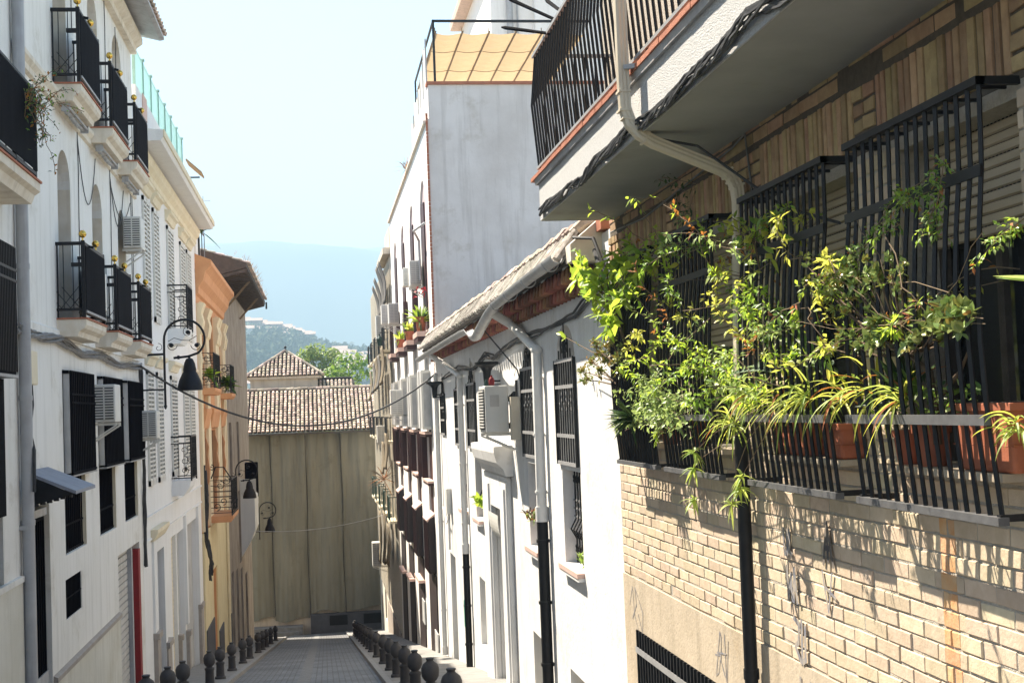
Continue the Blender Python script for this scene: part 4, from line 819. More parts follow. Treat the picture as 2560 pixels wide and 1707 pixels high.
hk.tube([(xg+.1, 21.3, 1.55), (xg+.02, 21.2, 1.42), (xg+.0, 21.4, 1.36), (xg+.08, 21.5, 1.5)], .012, 5).build('gutter_hook', m['gutter'], t2)
def downp(name, label, segs, black=None, r=.055):
    t = thing(name, label, 'drainpipe', (segs[-1][0], segs[-1][1], (black or segs)[-1][2]))
    mb = MB().tube(segs, r, 10)
    for p in segs[1:-1]: mb.ball(p, r*1.12, 10)
    e = segs[-1]; mb.tube([(e[0], e[1], e[2]+.2), (e[0], e[1], e[2])], r*1.25, 10)
    for k in range(3): z = segs[-2][2]+(e[2]-segs[-2][2])*(k+.5)/3; mb.tube([(e[0], e[1], z), (e[0], e[1], z+.03)], r*1.2, 10).bar((e[0], e[1], z), (XR, e[1], z), .02)
    mb.build('pipe', m['pvc'], t, smooth=True)
    if black:
        b = MB().tube(black, r*1.08, 10)
        for k in range(3): p = V(black[0]).lerp(V(black[1]), (k+.4)/3); b.tube([p, p+V((0, 0, .04))], r*1.3, 10)
        b.build('lower_pipe', m['iron'], t, smooth=True)
    return t
px = XR-.09
downp('drainpipe', 'white downpipe with a black foot between the two nearest arched windows', [(xg, 20.1, 1.42), (px-.02, 20.1, 1.22), (px, 18.05, .75), (px, 18.1, -1.55)], [(px, 18.1, -1.5), (px, 18.12, ground(18.1)+.05)], .07)
d2 = downp('drainpipe', 'white downpipe with a black foot under the far end of the gutter', [(xg, 31.4, 1.25), (px-.05, 31.2, 1.05), (px, 28.25, .68), (px, 28.25, -3.0)], [(px, 28.25, -2.98), (px, 28.27, ground(28.2)+.05)], .065)
MB().box(px-.075, px-.071, 28.2, 28.3, -4.5, -3.95).build('green_mark', m['greeng'], d2)
downp('drainpipe', 'grey white downpipe at the corner against the tall building', [(XR-.08, 34.2, .9), (XR-.08, 34.2, .5), (XR-.08, 34.25, ground(34)+.1)], None, .06)
MB()
bundle('cable_bundle', 'black cables sagging on the white wall below the tiled eave', [(XR-.03, 13.7, 1.3), (XR-.03, 15.5, 1.06), (XR-.03, 18, 1.0), (XR-.03, 20.5, .98), (XR-.03, 23, .86), (XR-.03, 24.2, .95), (XR-.03, 26, .74), (XR-.03, 29, .88), (XR-.03, 33, .75)], 3, .018, .04, m['cable'], seed=9)
tag(MB().tube([(xg, 21.0, 1.2), (XR-.06, 20.1, .55), (XR-.03, 19.9, .3)], .012, 5).build('hanging_wire', m['cable']), 'thin wire hanging from the bent gutter to the window grille', 'wire')
t = ac_unit('air_conditioner', 'large white air conditioner on a bracket above the house door', 2.48, 2.83, 20.4, 21.2, -.38, .33, 'left', True)
MB().tube([(2.86, 20.6, .1), (2.93, 20.55, .2), (2.97, 20.5, 0), (2.9, 20.5, -.25), (2.84, 20.45, -.3)], .045, 8).tube([(2.97, 20.45, .4), (2.96, 20.4, .1), (2.98, 20.3, -.4)], .02, 6).build('hose', m['cable'], t, smooth=True)
MB().box(2.84, 2.98, 20.2, 20.36, -.5, .15).build('pipe_cover', m['pvcb'], t)
t = thing('red_bottle', 'small red and green bottle on top of the big air conditioner', 'bottle', (2.6, 20.5, .33))
MB().lathe([(.04, 0), (.045, .08), (.03, .12), (.015, .13), (.015, .16)], (2.6, 20.5, .332), 10).build('bottle', m['red'], t, smooth=True); MB().lathe([(.035, 0), (.03, .06), (.012, .1)], (2.52, 20.5, .332), 8).build('green_cap', m['greenl'], t)
def torch(y, z, label):
    t = thing('wall_lantern', label, 'lantern', (XR-.2, y, z), 'black wall lanterns on the white house')
    MB().lathe([(.05, 0), (.06, .1), (.07, .24), (.10, .30), (.17, .345), (.20, .35), (.20, .40), (.15, .40)], (XR-.22, y, z), 16).build('bowl', m['iron'], t, smooth=True)
    MB().bar((XR-.2, y, z+.08), (XR, y, z+.08), .03).bar((XR-.2, y, z+.02), (XR, y, z+.02), .02).build('arm', m['iron'], t); return t
torch(22.5, .36, 'black trumpet shaped lantern above the big air conditioner'); torch(33.0, .28, 'black trumpet shaped lantern at the far corner by the tall building')
t = thing('meter_box', 'small white meter box with loose cables at the far end of the white house', 'meter box', (XR-.06, 32, -2.5))
MB().box(XR-.12, XR, 31.85, 32.25, -2.45, -1.85).build('casing', m['acw'], t, bevel=.01); MB().tube([(XR-.06, 31.95, -2.45), (XR-.1, 32.3, -2.7), (XR-.05, 32.9, -2.65), (XR-.06, 33.6, -2.4)], .02, 5).tube([(XR-.06, 32.1, -2.45), (XR-.06, 32.15, -3.3)], .03, 5).build('lead', m['pvc'], t)
# ---- tall building with brown shutters
YG0, YG1 = 35.3, 54.3
t = thing('tall_building', 'tall white building with brown shutters, arched top windows and a stained end wall', 'building', (XR, 44.8, ground(44.8)))
cols = [36.95, 41.5, 46.05, 50.6]
HG = []
for k, c in enumerate(cols):
    HG += [(c-.55, c+1.45, 2.2, 6.35, 1.0)]+[(c+.15, c+1.8, -.6, 1.9), (c+.1, c+1.75, -2.9, -.62), (c+.3, c+1.4, -4.5, -2.95), (c, c+1.75, -11, -5.0)]
wall(MB(), XR, 1, YG0, YG1, -11, 7.5, HG, .07, .5).build('wall', m['white_g'], t)
for k, h in enumerate(HG):
    if h[2] == -11: MB().box(XR-.035, XR+.06, h[0]-.1, h[1]+.6, -11, -4.5-.15*(h[0]>46)).build('door', m['brownk'], t); continue
    pane(XR, 1, h, .07).build('window' if h[2] > -10 else 'door', m['pink'] if len(h) > 4 else (m['brown'] if k % 5 != 1 else m['dark']), t)
# body with gable end toward the viewer
MB().box(XR+.33, 12, YG0-.002, YG1, -11, 7.5).box(XR+.08, 12, YG0-.004, YG0-.002, -11, 8.52).box(XR+.0, XR+.33, YG0-.02, YG0-.003, -11, 7.62).box(XR+.1, XR+.35, YG0, YG0+6, 7.5, 8.52).build('gable', m['gable'], t)
bm_ = MB()
for k in range(110): z = -3+k*.098; bm_.box(XR-.012, XR+.045, YG0-.045-R.random()*.015, YG0-.021, z, z+.075+R.random()*.02)
bm_.build('brick_edge', m['terra'], t)
MB().box(XR+.04, 12, YG0-.06, YG0+.3, 8.522, 8.60).build('coping', m['terra'], t)
MB().box(XR-.08, XR+.1, YG0+.0, YG1, 7.5, 7.58).build('eave_trim', m['beige_trim'], t)
for c in cols:
    MB().box(XR+.02, XR+.055, c+.45, c+1.42, 2.2, 5.75).build('shutter', m['brown'], t)
    MB().box(XR-.17, XR+.02, c+3.35, c+3.42, -1.97, -.63).build('shutter', m['brown'], t); MB().box(XR-.16, XR, c+1.8, c+1.86, -1.97, -.63).build('shutter', m['brown'], t)
    MB().box(XR-.15, XR+.02, c+3.4, c+3.46, 2.1, 3.6).build('shutter', m['brown'], t)
    for z, p in ((-.66, .2), (-1.98, .16)): o = MB().box(XR-p, XR+.02, c-.1, c+1.9, z, z+.06).build('sill', m['pinkt'], t); MB().box(XR-p+.02, XR, c-.08, c+1.88, z-.07, z-.002).build('sill_base', m['brown'], o)
    o = MB().box(XR-.24, XR+.0, c-.2, c+1.6, -.5, 1.06).build('glazed_bay', m['greyw'], t)
    fr = MB()
    for y in (c-.21, c+.7, c+1.6): fr.box(XR-.26, XR-.24, y, y+.05, -.52, 1.08)
    fr.box(XR-.26, XR-.02, c-.22, c-.2, 1.0, 1.08).box(XR-.26, XR-.02, c-.22, c-.2, -.52, -.44).box(XR-.25, XR-.21, c-.225, c-.2, -.5, 1.05); fr.build('bay_frame', m['acw'], o)
    o = MB().extr([(XR, -4.42), (XR-.2, -4.42), (XR-.2, -3.05), (XR-.15, -2.95), (XR, -2.88)], c, c+1.5).build('window_cage', m['brownk'], t, bevel=.02)
    cb = MB()
    for k in range(8): cb.box(XR-.215, XR-.201, c+.05+k*.19, c+.08+k*.19, -4.4, -3.05)
    cb.build('cage_bar', m['brown'], o); MB().extr([(XR-.001, -2.86), (XR-.21, -3.03), (XR-.23, -2.98), (XR, -2.80)], c+.02, c+1.45).build('cage_top', m['pinkt'], o)
    o = MB().box(XR-.32, XR, c-.15, c+1.55, 2.0, 2.14).build('flower_shelf', m['pinkt'], t); MB().box(XR-.30, XR, c-.1, c+1.5, 1.86, 1.998).build('shelf_base', m['brown'], o)
for c, z in ((45.85, -5.7), (50.3, -5.95), (41.3, -5.2)): MB().box(XR-.2, XR+.02, c, c+1.9, z, z+.09).build('sill', m['pinkt'], t)
for y, z in ((36.7, -6.25), (41.3, -6.0)): MB().box(XR-.06, XR-.02, y, y+.9, z-.45, z+.25).build('wall_plaque', m['greyw'], t)
ac_unit('air_conditioner', 'white air conditioner on a shelf below the first arched window', 2.63, 2.95, 38.0, 38.7, 3.5, 4.2, 'end')
ac_unit('air_conditioner', 'small white cooling unit left of the big shelf unit on the tall building', 2.62, 2.85, 40.8, 41.4, 3.75, 4.3, 'end', False)
ac_unit('air_conditioner', 'squat white box unit at the far end of the glazed bays', 2.38, 2.78, 45.8, 46.5, -.12, .72, 'end')
tag(MB().tube([(XR-.05, 36.2, 5.0), (XR-.3, 37, 4.9), (XR-.12, 37.6, 4.7), (XR-.1, 37.7, 3.6)], .035, 6).build('cooling_hose', m['gutter'], smooth=True), 'grey hose bending out of the first arched window to the cooling unit', 'hose')
# terrace: frame, awning, white canvas panels
t = thing('pergola', 'thin dark metal pergola standing on the roof terrace parapet', 'pergola', (5, 35.35, 8.6))
f = MB().bar((3.28, 35.34, 8.6), (3.28, 35.34, 10.25), .06).bar((3.25, 35.34, 10.23), (7.5, 35.34, 10.23), .06).bar((3.28, 35.34, 10.23), (3.28, 42, 10.23), .05).bar((3.28, 42, 8.0), (3.28, 42, 10.25), .05); f.build('frame', m['iron'], t)
t = thing('terrace_awning', 'orange beige canvas awning stretched on wires over the roof terrace', 'awning', (5, 39, 9.9))
aw = MB(); nx, ny = 60, 60; x0, x1, y0, y1 = 3.36, 7.4, 35.75, 42.2
for j in range(ny+1):
    for i in range(nx+1):
        u, v_ = i/nx, j/ny; x = x0+(x1-x0)*u; y = y0+(y1-y0)*v_; a = abs(math.sin((x-x0)/.72*math.pi)); b = abs(math.sin((v_*3.0+.2)*math.pi))
        aw.v.append((x, y+.02*math.sin(x*9), 10.04-.045*a-.03*b-.012*math.sin(y*14+x*1.3)*a))
for j in range(ny):
    for i in range(nx): a = j*(nx+1)+i; aw.f.append((a, a+1, a+nx+2, a+nx+1))
aw.build('fabric', m['canvas'], t, smooth=True); wr = MB()
for k in range(6): x = x0+k*.72; wr.bar((x, 35.5, 10.0), (x, 42.3, 10.0), .045, .03); wr.tube([(x, 35.72, 9.98), (x, 35.72, 10.16)], .012, 5)
for v_ in (.265, .6, .93): wr.tube([(x0+(x1-x0)*i/60, y0+(y1-y0)*v_, 9.995-.05*abs(math.sin((x1-x0)*i/60/.72*math.pi))) for i in range(61)], .009, 5)
wr.build('support_wire', m['twig'], t)
pos = [(36.2, 9.95), (37.3, 9.6), (38.3, 9.35), (39.2, 9.3), (41.2, 8.95), (42.0, 8.85)]
for k in range(5):
    ya, za = pos[k]; yb = ya+(.92 if k != 3 else 1.6); lab = ['nearest to the terrace corner', 'second from the terrace corner', 'third from the terrace corner', 'wide one, fourth from the corner', 'farthest along the terrace edge'][k]
    t = thing('canvas_screen', 'upright white canvas screen on the terrace edge, '+lab, 'screen', (XR+.14, ya, 7.58), 'white canvas screens on the roof terrace')
    mb = MB(); n = 10
    for j in range(2):
        for i in range(n+1): mb.v.append((XR+.14+.03*math.sin(i*1.1)*(1-j*.6), ya+(yb-ya)*i/n, 7.6 if j == 0 else za-.12*math.sin(i/n*math.pi)))
    for i in range(n): mb.f.append((i, i+1, i+n+2, i+n+1))
    mb.build('canvas', m['wcanvas'], t, smooth=True); MB().bar((XR+.13, ya, 7.58), (XR+.13, ya, za+.04), .04).build('post', m['grey_m'], t)
# higher block behind
t = thing('upper_block', 'white upper storey rising behind the roof terrace', 'building', (9, 48, 7.5))
MB().box(6.15, 14, 45.0, 54, 7, 17).build('wall', m['white_g'], t); MB().box(7.6, 14, 44.6, 44.99, 7, 17).build('front_wall', m['white_g'], t)
MB().extr([(6.15, 15.2), (5.7, 15.2), (5.7, 15.5), (6.15, 15.6)], 44.9, 54).build('eave', m['tile'], t)
t = thing('drainpipe', 'thick grey pipe on the white upper storey behind the terrace', 'drainpipe', (6.75, 44.9, 8)); MB().tube([(6.78, 44.9, 7.5), (6.78, 44.9, 17)], .11, 12).tube([(7.05, 44.95, 7.5), (7.05, 44.95, 17)], .03, 6).bar((6.78, 44.9, 14.4), (7.05, 44.95, 14.4), .03).build('pipe', m['grey_m'], t, smooth=True)
# ---- far row with cane blinds
YI0, YI1 = 54.35, 75.2
t = thing('row_house', 'cream row house at the street end crowded with blinds and balconies', 'house', (XR, 64.8, ground(64.8)))
HI = []
for k, y in enumerate((55.2, 59.5, 63.8, 68.1, 72)):
    for z0, z1 in ((-9.5, -7.6), (-6.6, -3.6), (-3.2, -.9), (-.2, 1.9), (2.6, 5.2)): HI.append((y, y+1.6, z0-(.3*k if z0 < -7 else 0), z1-(.3*k if z0 < -7 else 0)))
HI.append((72.6, 74.2, -13, -9.7))
HI = [h for h in HI if not (h[0] == 72 and h[2] < -7)]
wall(MB(), XR, 1, YI0, YI1, -13, 6.3, HI, .08, 8).build('wall', m['creamr'], t)
for h in HI: pane(XR, 1, h, .08).build('window', m['darkd'], t)
MB().box(XR-.03, XR, YI0, 66.5, -13, -9.0).build('plinth', m['derel'], t)
st = MB()
for k in range(42): y = YI0+.3+k*.49; st.box(XR-.045, XR, y, y+.16, -8.8, 6.2)
st.build('brick_strip', m['creamr'], t)
MB().box(XR-.3, XR+.1, YI0, 60, 6.3, 6.55).box(XR-.02, XR+.3, YI0, 58, 6.55, 7.4).build('parapet', m['stucco'], t)
for zs in (2.5, -1.2, -4.4):
    for k, y in enumerate((55.0, 59.3, 63.6, 67.9, 71.6)):
        b = MB().box(XR-.36, XR, y, y+2.0, zs-.1, zs).build('balcony', m['cream_trim'], t)
        r = MB()
        for q in range(14): r.bar((XR-.33, y+.05+q*.145, zs), (XR-.33, y+.05+q*.145, zs+.95), .018)
        for yy in (y+.03, y+1.97):
            for q in range(3): r.bar((XR-.33+q*.12, yy, zs), (XR-.33+q*.12, yy, zs+.95), .018)
            r.bar((XR-.34, yy, zs+.95), (XR, yy, zs+.95), .035)
        r.bar((XR-.33, y, zs+.95), (XR-.33, y+2, zs+.95), .035); r.build('railing', m['iron'] if zs > -3 else m['greenl'], b)
def cane(y0, y1, zt, zb, p0, p1, mat, label, curl=.12):
    mb = MB(); n = 14; q = 10
    for j in range(n+1):
        f = j/n; x = XR-(p0+(p1-p0)*f+curl*math.sin(f*math.pi)*-1)
        for i in range(q+1): mb.v.append((x+.05*math.sin(i*1.7+f*4)*f, y0+(y1-y0)*i/q, zt+(zb-zt)*f+.04*math.sin(i*2.1)*(j in (0, n))))
    for j in range(n):
        for i in range(q): a = j*(q+1)+i; mb.f.append((a, a+1, a+q+2, a+q+1))
    o = mb.build('cane_blind', mat, smooth=True); s = o.modifiers.new('thick', 'SOLIDIFY'); s.thickness = .02
    tag(o, label, 'blind', 'cane blinds on the far row house')
ordn = ['nearest', 'second', 'third', 'fourth', 'farthest']
for k, (y, zt, zb) in enumerate(((54.4, 6.0, 4.4), (56.3, 6.0, 4.3), (58.6, 5.75, 4.2), (60.6, 5.6, 4.0))): cane(y, y+1.5, zt, zb, .46, .24, m['blindg'], 'grey cane blind curling out of a top floor window, %s of the upper row' % (ordn[k] if k < 3 else 'farthest'))
for k, (y, zt, zb) in enumerate(((54.5, 2.6, 1.1), (57.9, 2.4, 1.0), (60.4, 2.4, .95), (63.2, 2.25, .9), (67.4, 2.0, .6))): cane(y, y+1.9, zt, zb, .42, .50, m['blindg'] if k % 2 else m['blindt'], 'drooping cane blind over a middle balcony, %s of the middle row' % ordn[k], .08)
for k, (y, zt, zb) in enumerate(((54.5, -.9, -2.3), (57.2, -1.3, -2.6), (55.0, -4.6, -6.2), (58.4, -4.3, -6.5), (62.7, -4.6, -6.9))): cane(y, y+1.7, zt, zb, .38, .44, m['blindt'], 'tan cane blind hung low on the far row, ' + ['above the green balcony rails', 'beyond the dried plant', 'lowest and nearest', 'lowest in the middle', 'lowest and farthest'][k], .05)
ac_unit('air_conditioner', 'white air conditioner between the third and fourth arched windows', 2.5, 2.85, 47.5, 48.3, 3.06, 3.77); ac_unit('air_conditioner', 'white air conditioner beyond the fourth arched window', 2.5, 2.82, 52.8, 53.6, 3.4, 4.15); ac_unit('air_conditioner', 'white air conditioner farthest along the top of the far row', 2.5, 2.85, 58, 58.8, 3.1, 4.1)
ac_unit('air_conditioner', 'small white air conditioner above the dried plant', 2.45, 2.8, 59.3, 60.1, -1.35, -.6); ac_unit('air_conditioner', 'lowest white air conditioner jutting over the far pavement', 2.25, 2.65, 64.3, 65.1, -7.2, -6.1, wallx=3.0)
t = thing('wall_lantern', 'small dark lantern under the far air conditioners', 'lantern', (XR-.4, 57, 2.7)); MB().lathe([(.1, 0), (.13, .3), (.04, .42), (.02, .5)], (XR-.42, 57, 2.75), 10).build('lamp_shade', m['greenl'], t); MB().bar((XR, 57, 3.3), (XR-.42, 57, 3.3), .03).build('arm', m['iron'], t)
# ============================================================ brick house nearest on the right
YE0, YE1 = 1.5, 13.55
t = thing('brick_house', 'tan brick house nearest on the right with caged windows under a grey balcony', 'house', (XR, 8, ground(8)))
cages = [(11.23, 12.71), (9.38, 10.93), (7.18, 8.71), (5.37, 6.87), (3.4, 4.95)]
WH = [(a+.03, b-.24, -.36, 1.24) for a, b in cages]
BS = (9.4, 13.05, -3.9, -2.2)
HE = WH+[BS]
wall(MB(), XR, 1, YE0, YE1, -4.5, 5.5, HE, .3, 6).build('wall', m['mortar'], t)
bk = MB(); stn = MB(); up_ = MB(); pit = .090; bh = .078; bl = .297; pl = .309
def addbrick(y0, y1, z0, z1, pr=.006, bk=bk):
    if y1-y0 < .02: return
    if bk is not stn and z1 < -.55 and y0 < 6.36 and y1 > 6.2:
        addbrick(y0, min(y1, 6.2)-.002, z0, z1, pr); addbrick(max(y0, 6.2), min(y1, 6.36), z0, z1, pr, stn); addbrick(max(y0, 6.36)+.002, y1, z0, z1, pr); return
    o = pr+R.uniform(-.004, .005); a = R.uniform(-.003, .003); j = lambda: R.uniform(-.0035, .0035)
    x0 = XR-o; c = .004
    P = [(XR+.02, y0, z0), (XR+.02, y1, z0), (XR+.02, y1, z1), (XR+.02, y0, z1)]
    Q = [(x0+a+c, y0+j(), z0+j()), (x0-a+c, y1+j(), z0+j()), (x0-a+c, y1+j(), z1+j()), (x0+a+c, y0+j(), z1+j())]
    S = [(x0+a, Q[0][1]+c, Q[0][2]+c), (x0-a, Q[1][1]-c, Q[1][2]+c), (x0-a, Q[2][1]-c, Q[2][2]-c), (x0+a, Q[3][1]+c, Q[3][2]-c)]
    bk.add(P+Q+S, [(0, 1, 5, 4), (1, 2, 6, 5), (2, 3, 7, 6), (3, 0, 4, 7), (4, 5, 9, 8), (5, 6, 10, 9), (6, 7, 11, 10), (7, 4, 8, 11), (8, 9, 10, 11)])
row = 0; z = -1.69
while z < 1.9:
    sold = 1.33 < z+bh and z < 1.70
    if not sold:
        y = YE0+(pl/2 if row % 2 else 0)
        while y < YE1-.02:
            segs = [(max(y, YE0), min(y+bl, YE1-.01))]
            for h in WH:
                if z+bh > h[2] and z < h[3]:
                    ns = []
                    for a, b in segs:
                        if b <= h[0] or a >= h[1]: ns.append((a, b)); continue
                        if a < h[0]: ns.append((a, h[0]))
                        if b > h[1]: ns.append((h[1], b))
                    segs = ns
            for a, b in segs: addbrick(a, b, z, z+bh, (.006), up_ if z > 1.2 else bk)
            y += pl
    z += pit; row += 1
y = YE0
while y < YE1-.08:                                     # soldier course over the windows, stack-bonded piers between
    inp = any(a-.05 < y+.03 < b+.02 for a, b in cages)
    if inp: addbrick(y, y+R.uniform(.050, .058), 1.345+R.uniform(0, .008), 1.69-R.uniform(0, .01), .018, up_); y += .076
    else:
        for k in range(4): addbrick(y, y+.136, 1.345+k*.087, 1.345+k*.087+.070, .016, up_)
        y += .15
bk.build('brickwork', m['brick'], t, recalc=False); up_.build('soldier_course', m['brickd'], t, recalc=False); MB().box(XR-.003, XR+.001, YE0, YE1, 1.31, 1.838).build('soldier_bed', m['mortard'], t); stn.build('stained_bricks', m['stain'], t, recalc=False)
MB().box(XR-.016, XR, BS[1]+.002, YE1, -4.5, -1.71).box(XR-.016, XR, YE0, BS[0]-.002, -4.5, -1.705).box(XR-.016, XR, BS[0], BS[1], BS[3]+.002, -1.71).build('dado', m['plaster'], t)
bg_ = bars(MB(), XR-.02, BS[0], BS[1], -3.9, BS[3], 34, .028, (-2.39, -3.2), .05, .02); bg_.build('basement_grille', m['iron'], t); MB().box(XR-.035, XR-.031, BS[0], BS[1], -2.42, -2.36).build('grille_rail', m['ironw'], t)
pane(XR, 1, BS, .3).build('basement_window', m['dark'], t)
for h in WH:
    zb = .72 if h[0] < 6 else (.62 if h[0] < 9 else .4)
    o = MB().box(XR+.26, XR+.29, h[0]-.04, h[1]+.04, h[2]-.04, h[3]+.04).build('window', m['dark'], t)
    s = MB(); n = int((1.28-zb)/.052)
    for k in range(n): zz = zb+k*.052; s.extr([(XR+.17, zz), (XR+.155, zz+.008), (XR+.155, zz+.042), (XR+.17, zz+.05)], h[0]+.01, h[1]-.01)
    so_ = s.build('roller_blind', m['blind'], t); sl_ = MB()
    for k in range(n):
        yy = h[0]+.05
        while yy < h[1]-.04: sl_.box(XR+.153, XR+.1552, yy, yy+.018, zb+k*.052+.044, zb+k*.052+.049) if k % 3 == 0 else None; yy += .036
    sl_.build('blind_slot', m['darkd'], so_)
    MB().box(XR+.2, XR+.235, (h[0]+h[1])/2-.03, (h[0]+h[1])/2+.03, h[2], zb).box(XR+.2, XR+.235, h[0], h[0]+.06, h[2], zb).box(XR+.2, XR+.235, h[1]-.06, h[1], h[2], zb).build('window_frame', m['eavew'], t)
    MB().box(XR-.03, XR+.3, h[0]+.001, h[1]-.001, -.42, -.362).build('sill', m['plaster'], t)
    so2 = MB().box(XR-.155, XR-.02, h[0]+.02, h[1]+.1, -.40, -.365); so2.build('pot_shelf', m['plaster'], t)
    c = MB()
    y0, y1 = h[0]-.03, h[1]+.24; X = 2.82; n = 15
    def bx(z): return X-.055*max(0, math.sin((1.0-z)/1.5*math.pi)) if z < 1.0 else X
    for k in range(n):
        y = y0+.02+(y1-y0-.04)*k/(n-1); c.tube([(bx(z), y+R.uniform(-.003, .003), z) for z in (1.3, .95, .7, .45, .2, -.05, -.3, -.54)], .0125, 4)
    c.box(X-.02, XR, y0, y0+.03, 1.29, 1.325).box(X-.02, XR, y1-.03, y1, 1.29, 1.325).box(X-.025, X+.02, y0, y1, 1.29, 1.325)
    for k in range(6): yy = y0+(y1-y0)*(k+.5)/6; c.box(X, XR, yy-.008, yy+.008, 1.297, 1.313)
    c.box(X-.026, X-.014, y0+.0, y1, .90, .95)
    c.box(X-.02, XR, y0, y0+.03, -.56, -.53).box(X-.02, XR, y1-.03, y1, -.56, -.53)
    co2 = c.build('window_cage', m['iron'], t)
    f = MB().box(X-.075, X-.045, y0-.01, y1+.01, -.155, -.11).box(X-.035, X+.015, y0-.01, y1+.01, -.575, -.54); f.build('cage_rail', m['irong'], co2)
# graffiti strokes drawn as flat ribbons on the wall
def strokes(name, mat, y0, z0, sy, sz, paths, wd=.035, x=XR-.021):
    mb = MB()
    for P in paths:
        for (a, b), (c, d) in zip(P, P[1:]):
            p, q = V((x, y0-a*sy, z0+b*sz)), V((x, y0-c*sy, z0+d*sz)); dd = (q-p).normalized(); n = V((0, -dd.z, dd.y))*wd/2; mb.quad(p-n-dd*wd*.2, q-n+dd*wd*.2, q+n+dd*wd*.2, p+n-dd*wd*.2)
            x -= .00015
    mb.build(name, mat, t)
strokes('graffiti', m['tag'], 8.62, -1.02, .10, .16, [[(0, 1), (.1, 0), (.6, 0), (.7, 1)], [(1.1, 1), (1.0, .1), (1.5, 0)]], .036)
strokes('graffiti', m['tag'], 8.6, -1.32, .10, .22, [[(.2, 1), (.2, 0), (.9, .8), (.9, 0)], [(1.2, 0), (1.5, 1), (1.9, 0)], [(1.3, .4), (1.8, .4)]], .034)
strokes('graffiti', m['tag'], 8.5, -1.72, .12, .30, [[(0, 1), (.8, .9), (.6, .5), (.1, .4), (.9, .1)], [(1.2, 1), (1.1, .1), (1.6, .2), (1.7, .9)]], .036)
strokes('graffiti', m['tag'], 8.45, -2.15, .13, .36, [[(.2, 1), (.1, 0), (.8, .3), (.5, .9)], [(1.1, .9), (1.7, 0)], [(1.7, 1), (1.2, .2)]], .034)
strokes('graffiti', m['tagk'], 7.92, -1.02, .16, .26, [[(0, 0), (.5, 1), (1, 0)], [(.2, .4), (.8, .4)], [(.5, 1), (.5, .1)]], .034)
strokes('graffiti', m['tag'], 7.95, -1.30, .16, .24, [[(0, 1), (.5, 0), (1, 1)], [(.3, .6), (1.3, .4)]], .022)
strokes('graffiti', m['tag'], 10.35, -2.14, .30, .36, [[(0, .45), (.5, .5), (.25, .1), (.0, .0), (.5, 1), (.6, .9), (.5, .4), (.8, .1)], [(.9, 1), (.9, -.2), (1.2, .9)], [(.2, .52), (1.0, .6)]], .014, XR-.018)
strokes('graffiti', m['tag'], 13.3, -2.2, .5, .40, [[(0, .5), (.3, 1), (.4, .3), (.7, 0)], [(.2, .2), (.6, .6), (.5, 1), (1.1, .5), (1.0, 0), (.7, .4)]], .014, XR-.018)
# balcony slab
XB = 2.25
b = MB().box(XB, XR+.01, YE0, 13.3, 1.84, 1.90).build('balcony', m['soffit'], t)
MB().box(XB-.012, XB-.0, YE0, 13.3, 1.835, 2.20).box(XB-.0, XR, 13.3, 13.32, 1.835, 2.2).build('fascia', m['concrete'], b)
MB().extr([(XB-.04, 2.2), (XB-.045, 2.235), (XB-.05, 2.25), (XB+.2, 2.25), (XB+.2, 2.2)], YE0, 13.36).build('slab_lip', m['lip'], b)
et = MB(); y = YE0
while y < 13.3: et.box(XB-.06-R.uniform(0, .008), XB+.7, y, y+.245, 2.251, 2.285+R.uniform(0, .004)); y += .25
et.build('edge_tile', m['terra'], b)
r = MB(); XO = XB-.02
def rx(z): return XO+.03-.16*math.sin(min(1, max(0, (z-2.36)/.95))*math.pi)**1.3
zs_ = [2.36, 2.5, 2.65, 2.86, 3.0, 3.2, 3.46]
def rail_prof(z): return {2.36: 0, 2.97: -.05, 3.46: 0}[z]
yy = 13.2
while yy > YE0: r.tube([(XO+rail_prof(z), yy, z) for z in (2.36, 2.97, 3.46)], .0115, 4); yy -= .14
for k in range(8): x = XO+.09+k*.105; r.tube([(x, 13.22+.05*0-rail_prof(z)*.6, z) for z in (2.36, 2.97, 3.46)], .0115, 4)
yy = 13.1
while yy > YE0: r.bar((XO, yy, 2.28), (XO, yy, 2.37), .02); yy -= 1.1
r.build('railing', m['iron'], b)
MB().box(XO-.02, XO+.02, YE0, 13.24, 2.335, 2.36).box(XO-.025, XO+.025, YE0, 13.26, 3.46, 3.49).box(XO, XR, 13.2, 13.24, 2.335, 2.36).box(XO, XR, 13.2, 13.24, 3.46, 3.49).build('handrail', m['ironw'], b)
MB().box(XR-.012, XR+.02, 9.6, 10.6, 2.3, 4.4).build('balcony_door', m['darkd'], t)
t2 = thing('drying_rack', 'black iron rods reaching out over the balcony rail', 'rack', (XB, 12.3, 3.5))
k_ = MB()
for tip, base in (((1254, 69), (1362, 83)), ((1268, -4), (1384, 48)), ((1364, 0), (1399, 26))):
    yb = 12.4; a = oY(base, yb); c = oY(tip, yb+.5); k_.tube([a+(a-c)*.15, a, c.lerp(a, .1), c], [.016, .016, .02, .008], 6)
k_.build('rod', m['screen'], t2)
